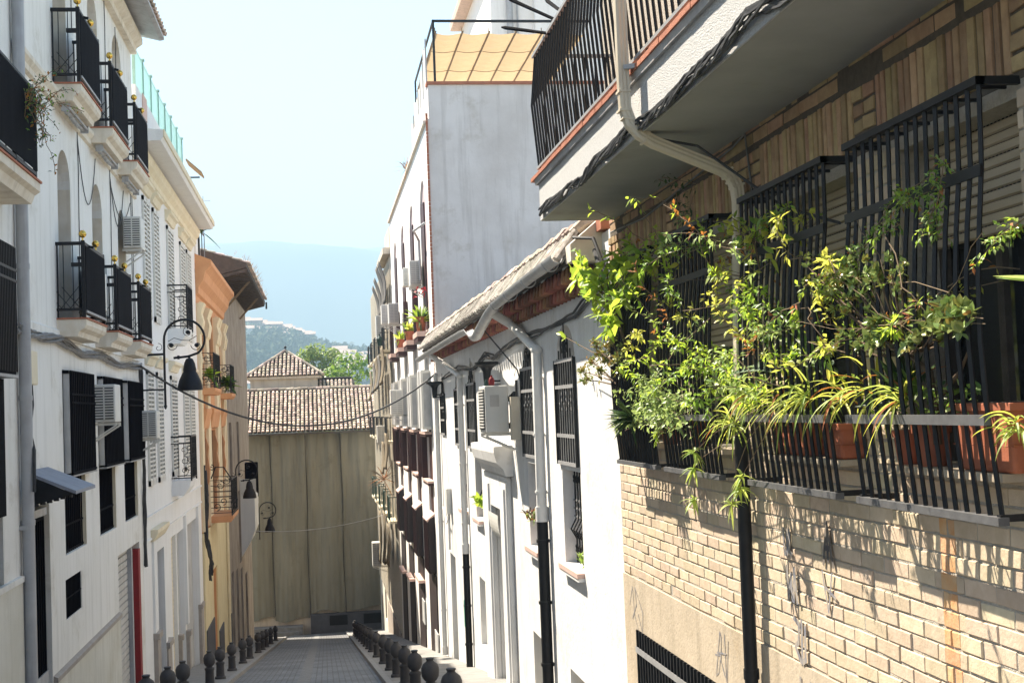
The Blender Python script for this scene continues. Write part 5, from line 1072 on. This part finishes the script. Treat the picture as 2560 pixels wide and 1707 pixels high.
# cables along the fascia
bundle('cable_bundle', 'thick twisted bundle of black cables clipped along the grey balcony edge', [(XB-.04, y, 1.885+.025*math.sin(y*2.1)+.02*math.sin(y*5)) for y in [1.6+.55*k for k in range(22)]], 13, .0085, .034, m['cable'], seed=4)
tag(MB().tube([(XB+.02, 9.1, 1.83), (XB+.35, 8.9, 1.72), (XR-.02, 8.3, 1.2), (XR-.1, 7.2, .95)], .010, 5).build('hanging_wire', m['cable']), 'thin black wire slanting under the balcony to the window cage', 'wire')
tag(MB().tube([(XR-.03, 13.4, 1.72), (XR-.03, 12, 1.66), (XR-.03, 10.5, 1.73), (XR-.03, 9.3, 1.78), (XR-.03, 9.0, 1.82), (XR-.03, 8.9, 1.4)], .008, 5).build('wall_cable', m['cableg']), 'pale cable running along the brick wall under the balcony', 'cable')
tag(MB().tube([(XR-.1, 13.9, 1.6), (XR-.12, 13.6, 1.4), (XR-.04, 13.5, 1.0), (XR-.04, 13.55, .5)], .025, 6).tube([(XR-.3, 14, 1.75), (XR-.15, 13.7, 1.7), (XR-.06, 13.5, 1.3)], .02, 6).build('corner_cable', m['cable'], smooth=True), 'black cables in the corner where brick meets whitewash', 'cable')
# beige pipe over the balcony edge, black pipe below
t2 = thing('drainpipe', 'beige corrugated downpipe bending under the balcony into a black lower pipe', 'drainpipe', (2.9, 9.2, ground(9.2)))
yb = 9.02; pp = [(2.13, yb, 6), (2.13, yb, 2.2), (2.135, yb, 2.0), (2.17, yb, 1.90), (2.23, yb, 1.83), (2.33, yb, 1.77), (2.62, yb, 1.65), (2.80, yb, 1.575), (2.865, yb, 1.53), (2.90, yb, 1.45), (2.91, yb, 1.35), (2.91, 9.2, -.1), (2.91, 9.22, -.15)]
def rectpipe(pts, hw, hd, ribs):
    mb = MB(); n = len(pts); prof = []
    for k in range(4):
        a0 = k
        for q in range(6):
            f = q/6-.5+1/12; o = .004 if q % 2 else 0
            prof.append([( hw-o, f*2*hd), (-f*2*hw, hd-o), (-hw+o, -f*2*hd), (f*2*hw, -hd+o)][k])
    P = [V(p) for p in pts]
    for i, p in enumerate(P):
        d = (P[min(i+1, n-1)]-P[max(0, i-1)]).normalized(); yv = V((0, 1, 0)); yv = (yv-d*yv.dot(d)).normalized(); nv = d.cross(yv)
        for a, b in prof: mb.v.append(tuple(p+yv*a+nv*b))
    q = len(prof)
    for i in range(n-1):
        for k in range(q): mb.f.append((i*q+k, i*q+(k+1) % q, (i+1)*q+(k+1) % q, (i+1)*q+k))
    return mb
rectpipe(pp, .052, .04, 1).build('upper_pipe', m['pvcb'], t2)
cr = MB()
for p, d in (((2.13, 1.99), (0, 1)), ((2.15, 1.93), (.2, 1)), ((2.19, 1.86), (.6, 1)), ((2.27, 1.80), (1, -.6)), ((2.84, 1.55), (1, -.7)), ((2.875, 1.51), (.7, -1)), ((2.90, 1.46), (.3, -1)), ((2.13, 2.12), (0, 1))):
    d = V((d[0], 0, d[1])).normalized(); nv = V((-d.z, 0, d.x)); cr.obox((p[0], yb, p[1]), d*.008, V((0, .055, 0)), nv*.043)
cr.build('pipe_crease', m['pvcb'], t2)
lw = MB().tube([(2.905, 9.2, -.12), (2.915, 9.25, ground(9.2))], .048, 12).tube([(2.915, 9.24, -1.95), (2.915, 9.24, -1.88)], .056, 12); lw.build('lower_pipe', m['iron'], t2, smooth=True)
MB().bar((2.13, yb-.05, 2.28), (2.24, yb-.12, 2.28), .03).build('pipe_bracket', m['grey_m'], t2)
# ============================================================ pots and plants
R.seed(21)
def leaf(mb, base, d, up, L, W, droop=.25, fold=.25, seg=4, tip=.0):
    d = V(d).normalized(); side = d.cross(V(up));
    if side.length < .05: side = d.cross(V((1, 0, .3)))
    side.normalize(); nrm = side.cross(d); vs = []
    for k in range(seg+1):
        f = k/seg; wd = W*.5*(math.sin(math.pi*(f**.75)*.97+.03)+tip*(1-f)); p = V(base)+d*(L*f)-V((0, 0, 1))*(droop*L*f*f); vs += [p+side*wd+nrm*wd*fold, p, p-side*wd+nrm*wd*fold]
    fs = []
    for k in range(seg): a = k*3; fs += [(a, a+1, a+4, a+3), (a+1, a+2, a+5, a+4)]
    mb.add(vs, fs)
def rdir(bias=(0, 0, 0), s=1): return (V((R.gauss(0, s), R.gauss(0, s), R.gauss(0, s)))+V(bias)).normalized()
def curve(p, d, L, n=8, wob=.25, grav=0.):
    p, d = V(p), V(d).normalized(); out = [p.copy()]
    for _ in range(n): d = (d+V((R.gauss(0, wob), R.gauss(0, wob), R.gauss(0, wob)-grav))).normalized(); p = p+d*L/n; out.append(p.copy())
    return out
class Plant:
    def __init__(s, name, label, cat, base): s.t = thing(name, label, cat, base); s.st = MB(); s.lv = {}
    def L(s, k): return s.lv.setdefault(k, MB())
    def done(s, stem='wood'):
        if s.st.f: s.st.build('stem', m[stem], s.t, recalc=False)
        for k, mb in s.lv.items():
            if mb.f: mb.build({'leafB': 'dry_foliage', 'leafO': 'tinted_foliage', 'redf': 'blossom', 'leafY': 'yellow_foliage'}.get(k, 'foliage'), m[k], s.t, recalc=False)
def pot(name, label, y, x, z, r, h, length=0, mat='pot'):
    t = thing(name, label, 'flower pot', (x, y, z), 'pots on the window shelves')
    if length:
        mb = MB()
        for k in range(1): mb.add([(x+dx*(r if q else r*.85), y+dy*(length/2-(0 if q else .03)), z+q*h) for q in (0, 1) for dx, dy in ((-1, -1), (1, -1), (1, 1), (-1, 1))], [(0, 1, 5, 4), (1, 2, 6, 5), (2, 3, 7, 6), (3, 0, 4, 7), (3, 2, 1, 0)])
        mb.build('body', m[mat], t, bevel=.02, bseg=3); q = length/2
        MB().box(x-r-.012, x+r+.012, y-q-.012, y+q+.012, z+h-.035, z+h).box(x-r*.93, x+r*.93, y-q+.0, y+q+.0, z+h*.38, z+h*.40).build('rim', m[mat], t, bevel=.006)
        MB().box(x-r+.01, x+r-.01, y-q+.01, y+q-.01, z+h+.001, z+h+.004).build('soil', m['tile_dark'], t)
    else:
        MB().lathe([(r*.72, 0), (r*.95, h*.8), (r*1.06, h*.8), (r*1.08, h), (r*.95, h), (r*.92, h-.02), (.01, h-.02)], (x, y, z), 20).build('body', m[mat], t, smooth=True)
    return t
sx_ = 2.93; zp = -.363
pot('long_planter', 'long terracotta planter at the right edge behind the nearest cage bars', 5.62, sx_, zp, .07, .30, .56)
pot('flower_pot', 'round terracotta pot left of the long planter behind the bars', 6.25, sx_, zp, .09, .2)
pot('flower_pot', 'small red brown pot half in shade in the middle of the nearest cage', 6.52, sx_, zp, .075, .17)
pot('flower_pot', 'terracotta planter end showing at the right of the third cage', 7.35, sx_, zp, .09, .2, .3)
pot('long_planter', 'red brown trough planter in the cage beside the black pipe', 8.1, sx_, zp, .07, .2, .7)
pot('flower_pot', 'tall terracotta pot between the two far cages', 11.1, 2.9, zp, .085, .26)
pot('flower_pot', 'terracotta pot under the spiky plant in the farthest cage', 12.2, sx_, zp, .09, .2)
pot('flower_pot', 'terracotta pot at the far end of the second cage', 10.3, sx_, zp, .09, .2)
def at(px, py, x): return oX((px, py), x)
def scatter(pl, key, pts, n, L, W, spread, bias=(-.5, -.1, .3), droop=.2, seg=3):
    mb = pl.L(key)
    for _ in range(n):
        k = R.randrange(len(pts)-1); p = pts[k].lerp(pts[k+1], R.random())+rdir()*spread*R.random(); s = R.uniform(.6, 1.25); leaf(mb, p, rdir(bias, .8), rdir((-.6, .2, .8), .5), L*s, W*s, droop, .2, seg)
# lemon bush far left
pl = Plant('lemon_bush', 'lemon bush with big bright leaves leaning out of the farthest cage', 'plant', (2.9, 12.3, -.15))
tr = [V((2.93, 12.2, -.15)), at(1560, 850, 2.74), at(1530, 760, 2.7)]; pl.st.tube(tr, [.02, .016, .012], 6)
for px, py, L in ((1430, 690, .5), (1450, 665, .5), (1500, 690, .4), (1520, 640, .45), (1560, 660, .4), (1470, 740, .35), (1600, 700, .4), (1540, 700, .3), (1600, 640, .45), (1660, 620, .5), (1480, 700, .4), (1580, 610, .4), (1500, 780, .4), (1550, 760, .4), (1530, 820, .4), (1580, 740, .4), (1470, 720, .3), (1440, 640, .3)):
    c = at(px, py, 2.68+R.uniform(-.05, .08)); q = [tr[2], tr[2].lerp(c, .5)+rdir()*.04, c]; pl.st.tube(q, [.008, .006, .003], 5)
    for _ in range(22): p = q[1].lerp(q[2], R.uniform(.0, 1.05))+rdir()*.05; leaf(pl.L('leafL' if R.random() < .75 else 'leafM'), p, rdir((-.3, -.1, .25), .7), rdir((-.5, .3, .8), .4), R.uniform(.09, .16), R.uniform(.045, .075), .2, .25)
c = at(1412, 842, 2.72); q = [at(1540, 900, 2.78), at(1480, 880, 2.74), c]; pl.st.tube(q, [.008, .006, .004], 5)
for px, py in ((1408, 828), (1415, 838), (1450, 860), (1405, 845)): leaf(pl.L('leafL'), at(px, py+8, 2.72), rdir((0, .4, .5), .4), (-.8, -.2, .6), .12, .06, .2)
pl.done()
# orange tinted jade with dark branches
pl = Plant('tinted_jade', 'small leaved jade shrub with orange tinted rosettes and dark bare branches', 'plant', (2.9, 12.0, -.15))
root = at(1590, 965, 2.85); 
for px, py in ((1460, 930), (1480, 905), (1500, 880), (1465, 950), (1520, 870), (1540, 900), (1500, 930), (1530, 850), (1550, 930), (1490, 860), (1560, 870), (1575, 900), (1515, 900)):
    c = at(px, py, 2.74+R.uniform(-.05, .06)); q = [root, root.lerp(c, .45)+rdir()*.035-V((0, 0, .03)), root.lerp(c, .8)+rdir()*.02, c]; pl.st.tube(q, [.013, .009, .006, .004], 5)
    for _ in range(60): leaf(pl.L('leafO' if R.random() < .6 else 'leafJ'), c+rdir()*.075*R.random(), rdir((-.1, 0, .5), .8), rdir((-.5, 0, 1), .4), R.uniform(.035, .06), R.uniform(.022, .036), .05, .3, 2)
pl.done()
# silver trailing plant
pl = Plant('trailing_shrub', 'dense silvery small leaved trailer hanging over the far cages', 'plant', (2.9, 11.5, -.15))
for _ in range(46):
    px, py = R.uniform(1560, 1760), R.uniform(960, 1085); a = at(R.uniform(1600, 1720), R.uniform(980, 1040), 2.85); c = at(px-20, py+R.uniform(-10, 50), 2.72+R.uniform(-.04, .08)); q = [a, a.lerp(c, .5)+V((-.03, 0, .06)), c]; pl.st.tube(q, .003, 4)
    for _ in range(34): p = q[1].lerp(q[2], R.random())+rdir()*.05; leaf(pl.L('leafS'), p, rdir((-.3, 0, .1), .8), rdir((-.5, 0, .8), .4), R.uniform(.035, .065), R.uniform(.02, .036), .15, .2, 2)
pl.done()
# spiky aloe
pl = Plant('spiky_plant', 'dark spiky rosette poking out low at the farthest cage corner', 'plant', (2.88, 12.4, -.2))
c = at(1580, 1045, 2.72)
for _ in range(46): leaf(pl.L('leafD'), c+rdir()*.03, rdir((-.75, .35, .15), .55), rdir((-.2, 0, 1), .3), R.uniform(.16, .27), R.uniform(.018, .03), .12, .35, 4, .9)
pl.done()
# large yellow leaves at the pipe
pl = Plant('yellow_leaf_climber', 'climber with large yellow green leaves in front of the beige pipe', 'plant', (2.85, 9.2, .2))
st = [at(1900, 860, 2.86), at(1905, 700, 2.82), at(1885, 600, 2.76)]; pl.st.tube(st, .006, 5)
for px, py in ((1800, 555), (1830, 545), (1860, 560), (1840, 590), (1870, 600), (1895, 575), (1900, 540), (1815, 575), (1850, 615), (1880, 640), (1920, 590), (1930, 640)):
    c = at(px, py, 2.74+R.uniform(-.03, .05)); pl.st.tube([st[2], st[2].lerp(c, .6)+V((0, 0, .02)), c], .003, 4)
    for _ in range(4): leaf(pl.L('leafY' if R.random() < .7 else 'leafM'), c+rdir()*.02, rdir((-.4, 0, -.1), .7), rdir((-.6, 0, .8), .4), R.uniform(.06, .10), R.uniform(.03, .045), .3, .2)
for px, py in ((1905, 560), (2030, 545), (1640, 620), (1650, 660), (1660, 700), (1680, 690), (1700, 660), (1610, 650), (1770, 720), (1990, 600)):
    c = at(px, py, 2.8+R.uniform(-.03, .08)); pl.st.tube([st[1], c], .002, 3)
    for _ in range(3): leaf(pl.L('leafY' if R.random() < .5 else 'leafM'), c+rdir()*.03, rdir((-.4, 0, .3), .6), rdir((-.6, 0, .8), .4), R.uniform(.06, .10), R.uniform(.035, .05), .2, .2)
pl.done()
# jasmine tangle
pl = Plant('jasmine_tangle', 'wild tangle of thin jasmine stems and small leaves across the cages', 'plant', (2.85, 8.5, -.15))
for i in range(100):
    px = R.choice([R.uniform(1600, 2000), R.uniform(1750, 2350), R.uniform(1560, 2100)]); py = R.uniform(600, 1010) if px < 2000 else R.uniform(640, 900)
    if px > 2080 and R.random() < .6: continue
    p = at(px, py, R.uniform(2.66, 2.86)); q = curve(p, rdir((-.1, R.choice((-1, 1))*.9, .25), .5), R.uniform(.3, .9), 8, .22, .05)
    pl.st.tube(q, R.uniform(.0018, .0038), 4)
    key = R.choice(['leafM', 'leafL', 'leafS', 'leafM', 'leafL', 'leafY', 'leafB'])
    for _ in range(R.randint(10, 26) if key != 'leafB' else R.randint(4, 9)):
        k = R.randrange(len(q)-1); b_ = q[k].lerp(q[k+1], R.random()); dd = rdir((-.3, 0, .1), .8)
        for s in range(3): leaf(pl.L(key), b_+dd*.018*s, (dd+rdir()*.9).normalized(), rdir((-.5, 0, .9), .4), R.uniform(.032, .062), R.uniform(.015, .028), .2, .2, 2)
for i in range(11):
    a = at(R.uniform(1900, 2350), R.uniform(560, 900), 2.75); c = at(R.uniform(2000, 2560), R.uniform(540, 860), 2.72); q = [a, a.lerp(c, .33)+rdir()*.05, a.lerp(c, .66)+rdir()*.06, c]; q = [x for i_ in range(3) for x in (q[i_], q[i_].lerp(q[i_+1], .5)+rdir()*.03)]+[c]; pl.st.tube(q, R.uniform(.0015, .0032), 5)
    for _ in range(5): p = q[1].lerp(q[2], R.random())+rdir()*.03; leaf(pl.L(R.choice(['leafM', 'leafB', 'leafL'])), p, rdir((-.3, 0, 0), .7), rdir((-.5, 0, .9), .4), R.uniform(.02, .035), R.uniform(.01, .018), .2, .2, 2)
pl.done('twig')
# upper sprays
pl = Plant('climbing_spray', 'feathery green sprays climbing high on the nearest window cage', 'plant', (2.8, 6.2, .2))
for P in (((2110, 880), (2150, 640), (2230, 500), (2330, 440)), ((2300, 600), (2345, 500), (2360, 400)), ((2440, 660), (2500, 590), (2570, 540)), ((2200, 560), (2260, 510), (2320, 480)), ((2100, 660), (2150, 620), (2250, 560)), ((1560, 690), (1580, 640), (1570, 580)), ((1900, 560), (1960, 540), (1970, 510)), ((2340, 520), (2345, 600)), ((1620, 590), (1700, 640), (1800, 600))):
    q = [at(x, y, 2.76+R.uniform(-.02, .03)) for x, y in P]; pl.st.tube(q, .003, 4)
    for _ in range(18*(len(q)-1)):
        k = R.randrange(len(q)-1); b_ = q[k].lerp(q[k+1], R.random())+rdir()*.02
        if b_.z < .25 and R.random() < .5: continue
        dd = rdir((-.3, 0, -.1), .8)
        for s in range(5): leaf(pl.L('leafB' if R.random() < .07 else R.choice(['leafM', 'leafM', 'leafL', 'leafS'])), b_+dd*.013*s, (dd+rdir()*.9).normalized(), rdir((-.5, 0, .9), .4), R.uniform(.018, .036), R.uniform(.009, .018), .2, .2, 2)
pl.done('twig')
# jade bush big
pl = Plant('jade_plant', 'large jade plant with thick trunk and plump leaves behind the bars', 'plant', (2.9, 5.9, -.1))
b0 = at(2345, 1110, 2.92); q = [b0, at(2335, 1010, 2.9), at(2325, 930, 2.86), at(2270, 885, 2.82)]; pl.st.tube(q, [.022, .02, .017, .012], 8); pl.st.tube([q[1], at(2400, 930, 2.86), at(2420, 880, 2.84)], [.015, .011, .006], 6)
def jade(cx, cy, rx, ry, n, L):
    for _ in range(n):
        a = R.uniform(0, 6.28); f = R.random()**.5; c = at(cx+math.cos(a)*rx*f, cy+math.sin(a)*ry*f, 2.76+R.uniform(-.06, .07))
        if R.random() < .25: pl.st.tube([q[3], q[3].lerp(c, .6)-V((0, 0, .03)), c], [.008, .005, .003], 5)
        for _ in range(8): leaf(pl.L('leafJ' if R.random() < .85 else 'leafO'), c+rdir()*.012, rdir((-.2, 0, .55), .7), rdir((-.4, 0, 1), .4), L*R.uniform(.7, 1.2), L*.62, .0, .35, 3)
jade(2270, 835, 115, 45, 46, .058); jade(2380, 800, 45, 40, 16, .06); jade(2130, 720, 85, 75, 60, .045); jade(2100, 860, 50, 40, 14, .036); jade(2230, 700, 50, 60, 20, .03); jade(2060, 690, 60, 60, 26, .03)
pl.done()
# spider plants
def spider(label, cx, cy, n, Lr, x, fan=1.0, dry=.1):
    pl = Plant('spider_plant', label, 'plant', tuple(at(cx, cy, x)))
    ctr = [at(cx+o_, cy+R.uniform(-12, 12), x+R.uniform(-.03, .03)) for o_ in ((0,) if n < 40 else (-75, 0, 70))]
    for _ in range(n):
        c = R.choice(ctr); d = rdir((-.45*fan, R.uniform(-1.1, 1.1), .62), .6); L = R.uniform(.6, 1.15)*Lr; W = R.uniform(.012, .02); key = 'leafB' if R.random() < dry*.5 else ('leafY' if R.random() < dry*2 else 'leafP')
        side = d.cross(V((0, 0, 1))).normalized(); vs = []; p = c+rdir()*.03; ns = 8
        for k in range(ns+1):
            f = k/ns; wd = W*.5*(1-f**3)*(min(1, f*4+.5)); vs += [p+side*wd+V((0, 0, wd*.5)), p-V((0, 0, wd*.2)), p-side*wd+V((0, 0, wd*.5))]; d = (d-V((0, 0, .22*R.uniform(.5, 1.5)))).normalized(); p = p+d*L/ns
        fs = []
        for k in range(ns): a = k*3; fs += [(a, a+1, a+4, a+3), (a+1, a+2, a+5, a+4)]
        pl.L(key).add(vs, fs)
    return pl, c
pl, c = spider('spider plant with arching striped leaves spilling over the cage by the black pipe', 1960, 1000, 150, .34, 2.82)
for P in (((1950, 1010), (1850, 1080), (1760, 1140), (1735, 1170)), ((1930, 1020), (1870, 1100), (1840, 1180), (1830, 1260)), ((1900, 1020), (1790, 1080), (1735, 1130)), ((1850, 1190), (1850, 1220)), ((1740, 1175), (1735, 1250)), ((1960, 1020), (1900, 1110), (1855, 1190))):
    q = [at(x, y, 2.70+.01*k) for k, (x, y) in enumerate(P)]; pl.st.tube(q, .003, 4); e = q[-1]
    for _ in range(16): leaf(pl.L('leafP'), e, rdir((-.2, 0, .1), .8), rdir((0, 0, 1), .4), R.uniform(.07, .13), R.uniform(.010, .016), .5, .3, 4, .8)
pl.done('twig')
pl, c = spider('spider plant with yellowing tips over the middle of the nearest cage', 2190, 995, 75, .32, 2.82, 1.0, .25); pl.done()
pl, c = spider('small spider plant at the right hand edge above the long planter', 2540, 1075, 22, .18, 2.86); pl.done()
pl, c = spider('pale spider plant trailing in front of the second cage rail', 1830, 1060, 30, .30, 2.78); pl.done()
# broad dark blades
pl = Plant('blade_plant', 'plant with broad dark green blades crossing the black pipe', 'plant', (2.88, 8.4, -.1))
c = at(2090, 960, 2.85)
for tip, W, key in (((1885, 765), .035, 'leafM'), ((1930, 730), .035, 'leafM'), ((1790, 905), .05, 'leafA'), ((2020, 700), .03, 'leafM'), ((2000, 860), .04, 'leafD'), ((1960, 800), .03, 'leafM'), ((2150, 930), .03, 'leafL'), ((2050, 925), .035, 'leafY')):
    e = at(tip[0], tip[1], 2.74); s0 = c if W != .05 else at(1965, 930, 2.8); leaf(pl.L(key), s0, e-s0+V((0, 0, .08)), (-.6, .2, .7), (e-s0).length, W, .18, .3, 7, .6)
pl.done()
pl = Plant('striped_blade', 'long green and yellow striped blade entering at the right edge', 'plant', (2.8, 5.3, .4))
leaf(pl.L('leafP'), at(2600, 700, 2.72), at(2480, 690, 2.74)-at(2600, 700, 2.72), (-.3, 0, 1), .40, .03, .0, .3, 7, .5); leaf(pl.L('leafM'), at(2600, 705, 2.70), at(2490, 695, 2.72)-at(2600, 705, 2.70), (-.3, 0, 1), .38, .02, .0, .3, 7, .5); pl.done()
pl = Plant('bromeliad', 'green agave rosette in the deep shade behind the nearest cage', 'plant', (2.92, 6.1, -.12))
for _ in range(26): leaf(pl.L('leafD'), at(2270, 1000, 2.92), rdir((-.2, R.uniform(-.5, .5), .9), .45), rdir((-.5, 0, .6), .3), R.uniform(.2, .34), R.uniform(.025, .04), .1, .3, 5, .7)
for _ in range(18): leaf(pl.L('leafM'), at(2290, 990, 2.9), rdir((-.2, R.uniform(-.5, .5), .9), .45), rdir((-.5, 0, .6), .3), R.uniform(.12, .22), R.uniform(.012, .02), .2, .3, 5, .7)
pl.done()
# filler foliage low in each cage
for label, x0, x1, y0, y1, n in (('low leafy plant in the shade of the farthest cage', 1600, 1700, 900, 980, 150), ('dark leafy clump behind the second cage bars', 1700, 1860, 860, 1000, 240), ('leafy clump behind the third cage rail', 1900, 2100, 900, 1040, 240), ('small leafed herb behind the nearest cage rail', 2180, 2460, 960, 1050, 200)):
    pl = Plant('potted_herb', label, 'plant', tuple(at((x0+x1)/2, y1, 2.9)))
    for _ in range(n): c = at(R.uniform(x0, x1), R.uniform(y0, y1), 2.88+R.uniform(-.06, .06)); leaf(pl.L(R.choice(['leafD', 'leafM', 'leafM', 'leafS'])), c, rdir((-.3, 0, .3), .8), rdir((-.4, 0, .9), .4), R.uniform(.03, .07), R.uniform(.015, .03), .2, .2, 3)
    pl.done()
# creeper under the balcony, vine on the left balcony, other small plants
pl = Plant('shade_creeper', 'thin creeper dangling in the shade under the grey balcony', 'plant', (2.7, 10.8, 1.2))
for P in (((1600, 430), (1650, 450), (1720, 480)), ((1740, 470), (1720, 530), (1690, 560)), ((1690, 480), (1700, 540)), ((1640, 440), (1740, 460)), ((1540, 600), (1590, 680), (1560, 720))):
    q = [at(x, y, 2.85) for x, y in P]; pl.st.tube(q, .003, 4)
    for _ in range(26): k = R.randrange(len(q)-1); leaf(pl.L('leafD'), q[k].lerp(q[k+1], R.random())+rdir()*.04, rdir((-.2, 0, -.3), .8), rdir((0, 0, 1), .4), R.uniform(.03, .055), R.uniform(.015, .025), .2, .2, 2)
pl.done('twig')
pl = Plant('balcony_vine', 'drying vine hanging over the nearest left balcony railing', 'plant', (XL+.42, 16.2, 3.0))
for _ in range(26):
    a = V((XL+.46, R.uniform(15.6, 16.4), R.uniform(3.5, 3.95))); q = curve(a, (.2, R.uniform(-.2, .3), R.choice((.3, -1, -1))), R.uniform(.2, .75), 7, .22, .12); pl.st.tube(q, .004, 4)
    for _ in range(26): k = R.randrange(len(q)-1); leaf(pl.L(R.choice(['leafD', 'leafM', 'leafB', 'leafD'])), q[k].lerp(q[k+1], R.random())+rdir()*.04, rdir((.3, -.2, 0), .8), rdir((.4, -.3, .8), .4), R.uniform(.03, .06), R.uniform(.015, .03), .2, .2, 2)
pl.done('twig')
def tuft(name, label, loc, keys, n, L, W, up=.8, cat='plant'):
    pl = Plant(name, label, cat, loc)
    for _ in range(n): leaf(pl.L(R.choice(keys)), V(loc)+rdir()*.06, rdir((0, 0, up), .5), rdir((-.3, -.3, .6), .4), L*R.uniform(.5, 1.1), W*R.uniform(.7, 1.2), .3, .25, 4, .3)
    pl.done()
for y, lab, keys, n in ((37.0, 'bromeliad with red flower on the first pink shelf of the tall building', ['leafM', 'leafL', 'leafD'], 60), (41.6, 'yellow green potted plant on the second pink shelf', ['leafY', 'leafM'], 36), (46.2, 'potted plant in a green pot on the third pink shelf', ['leafY', 'leafL'], 36)):
    pot('flower_pot', 'terracotta pot on the %s pink shelf of the tall building' % ('first' if y < 40 else 'second' if y < 45 else 'third'), y+.3, XR-.17, 2.142, .15, .42 if y < 40 else .3)
    tuft('shelf_plant', lab, (XR-.17, y+.3, 2.45), keys, n, .75 if y < 40 else .45, .06)
pl = Plant('red_flower', 'red flower stalks above the first shelf plant', 'plant', (XR-.15, 37.2, 3.0))
for _ in range(14): leaf(pl.L('redf'), V((XR-.12+R.uniform(-.15, .1), 37.3+R.uniform(-.3, .3), 3.2+R.uniform(-.1, .25))), rdir((0, 0, -.3), .8), rdir(), .12, .05, .2)
pl.done()
tuft('dried_plant', 'dried straw coloured plant sticking out from the far row', (XR-.5, 55.5, -2.75), ['leafB', 'twig'], 40, 1.0, .03, .3)
tuft('sill_plant', 'small green plant on the sill left of the house door', (XR-.02, 25.9, -1.8), ['leafL'], 40, .25, .06); tuft('sill_plant', 'drying sill plant beside the nearest white downpipe', (XR-.03, 19.5, -1.6), ['leafB', 'leafS', 'twig'], 60, .16, .022); tuft('sill_plant', 'little green plant behind the nearest lower grille', (XR+.08, 16.1, -1.85), ['leafM', 'leafS'], 70, .12, .02)
tuft('balcony_plant', 'leafy plant on the upper left orange balcony', (XL+.3, 43.0, 1.3), ['leafM', 'leafL'], 90, .4, .07); tuft('balcony_plant', 'dark bushy plant on the upper right orange balcony', (XL+.3, 50.6, 1.2), ['leafD', 'leafM'], 140, .5, .08)
tuft('roof_weed', 'tuft of dry weeds on the parapet above the arched windows', (XR-.05, 42.5, 7.6), ['twig', 'leafB'], 34, .6, .02); tuft('terrace_plant', 'spiky plant in a pot on the orange house roof', (XL+.0, 44.6, 6.0), ['leafD'], 40, .7, .06)
wd_ = MB()
for _ in range(420): y = R.uniform(YD0, YD1+.3); leaf(wd_, (XL+R.uniform(-1.2, 1.1), y, 6.25+R.uniform(-.35, .05)), rdir((.2, 0, .9), .4), rdir(), R.uniform(.15, .5), .02, .1, .2, 2)
o = wd_.build('roof_grass', M('reddish_dry_grass', (.45, .22, .14), .9, (.36, .25, .13), scale=3), recalc=False); o['kind'] = 'stuff'; o['label'] = 'reddish dry grass growing along the ruined house eave'
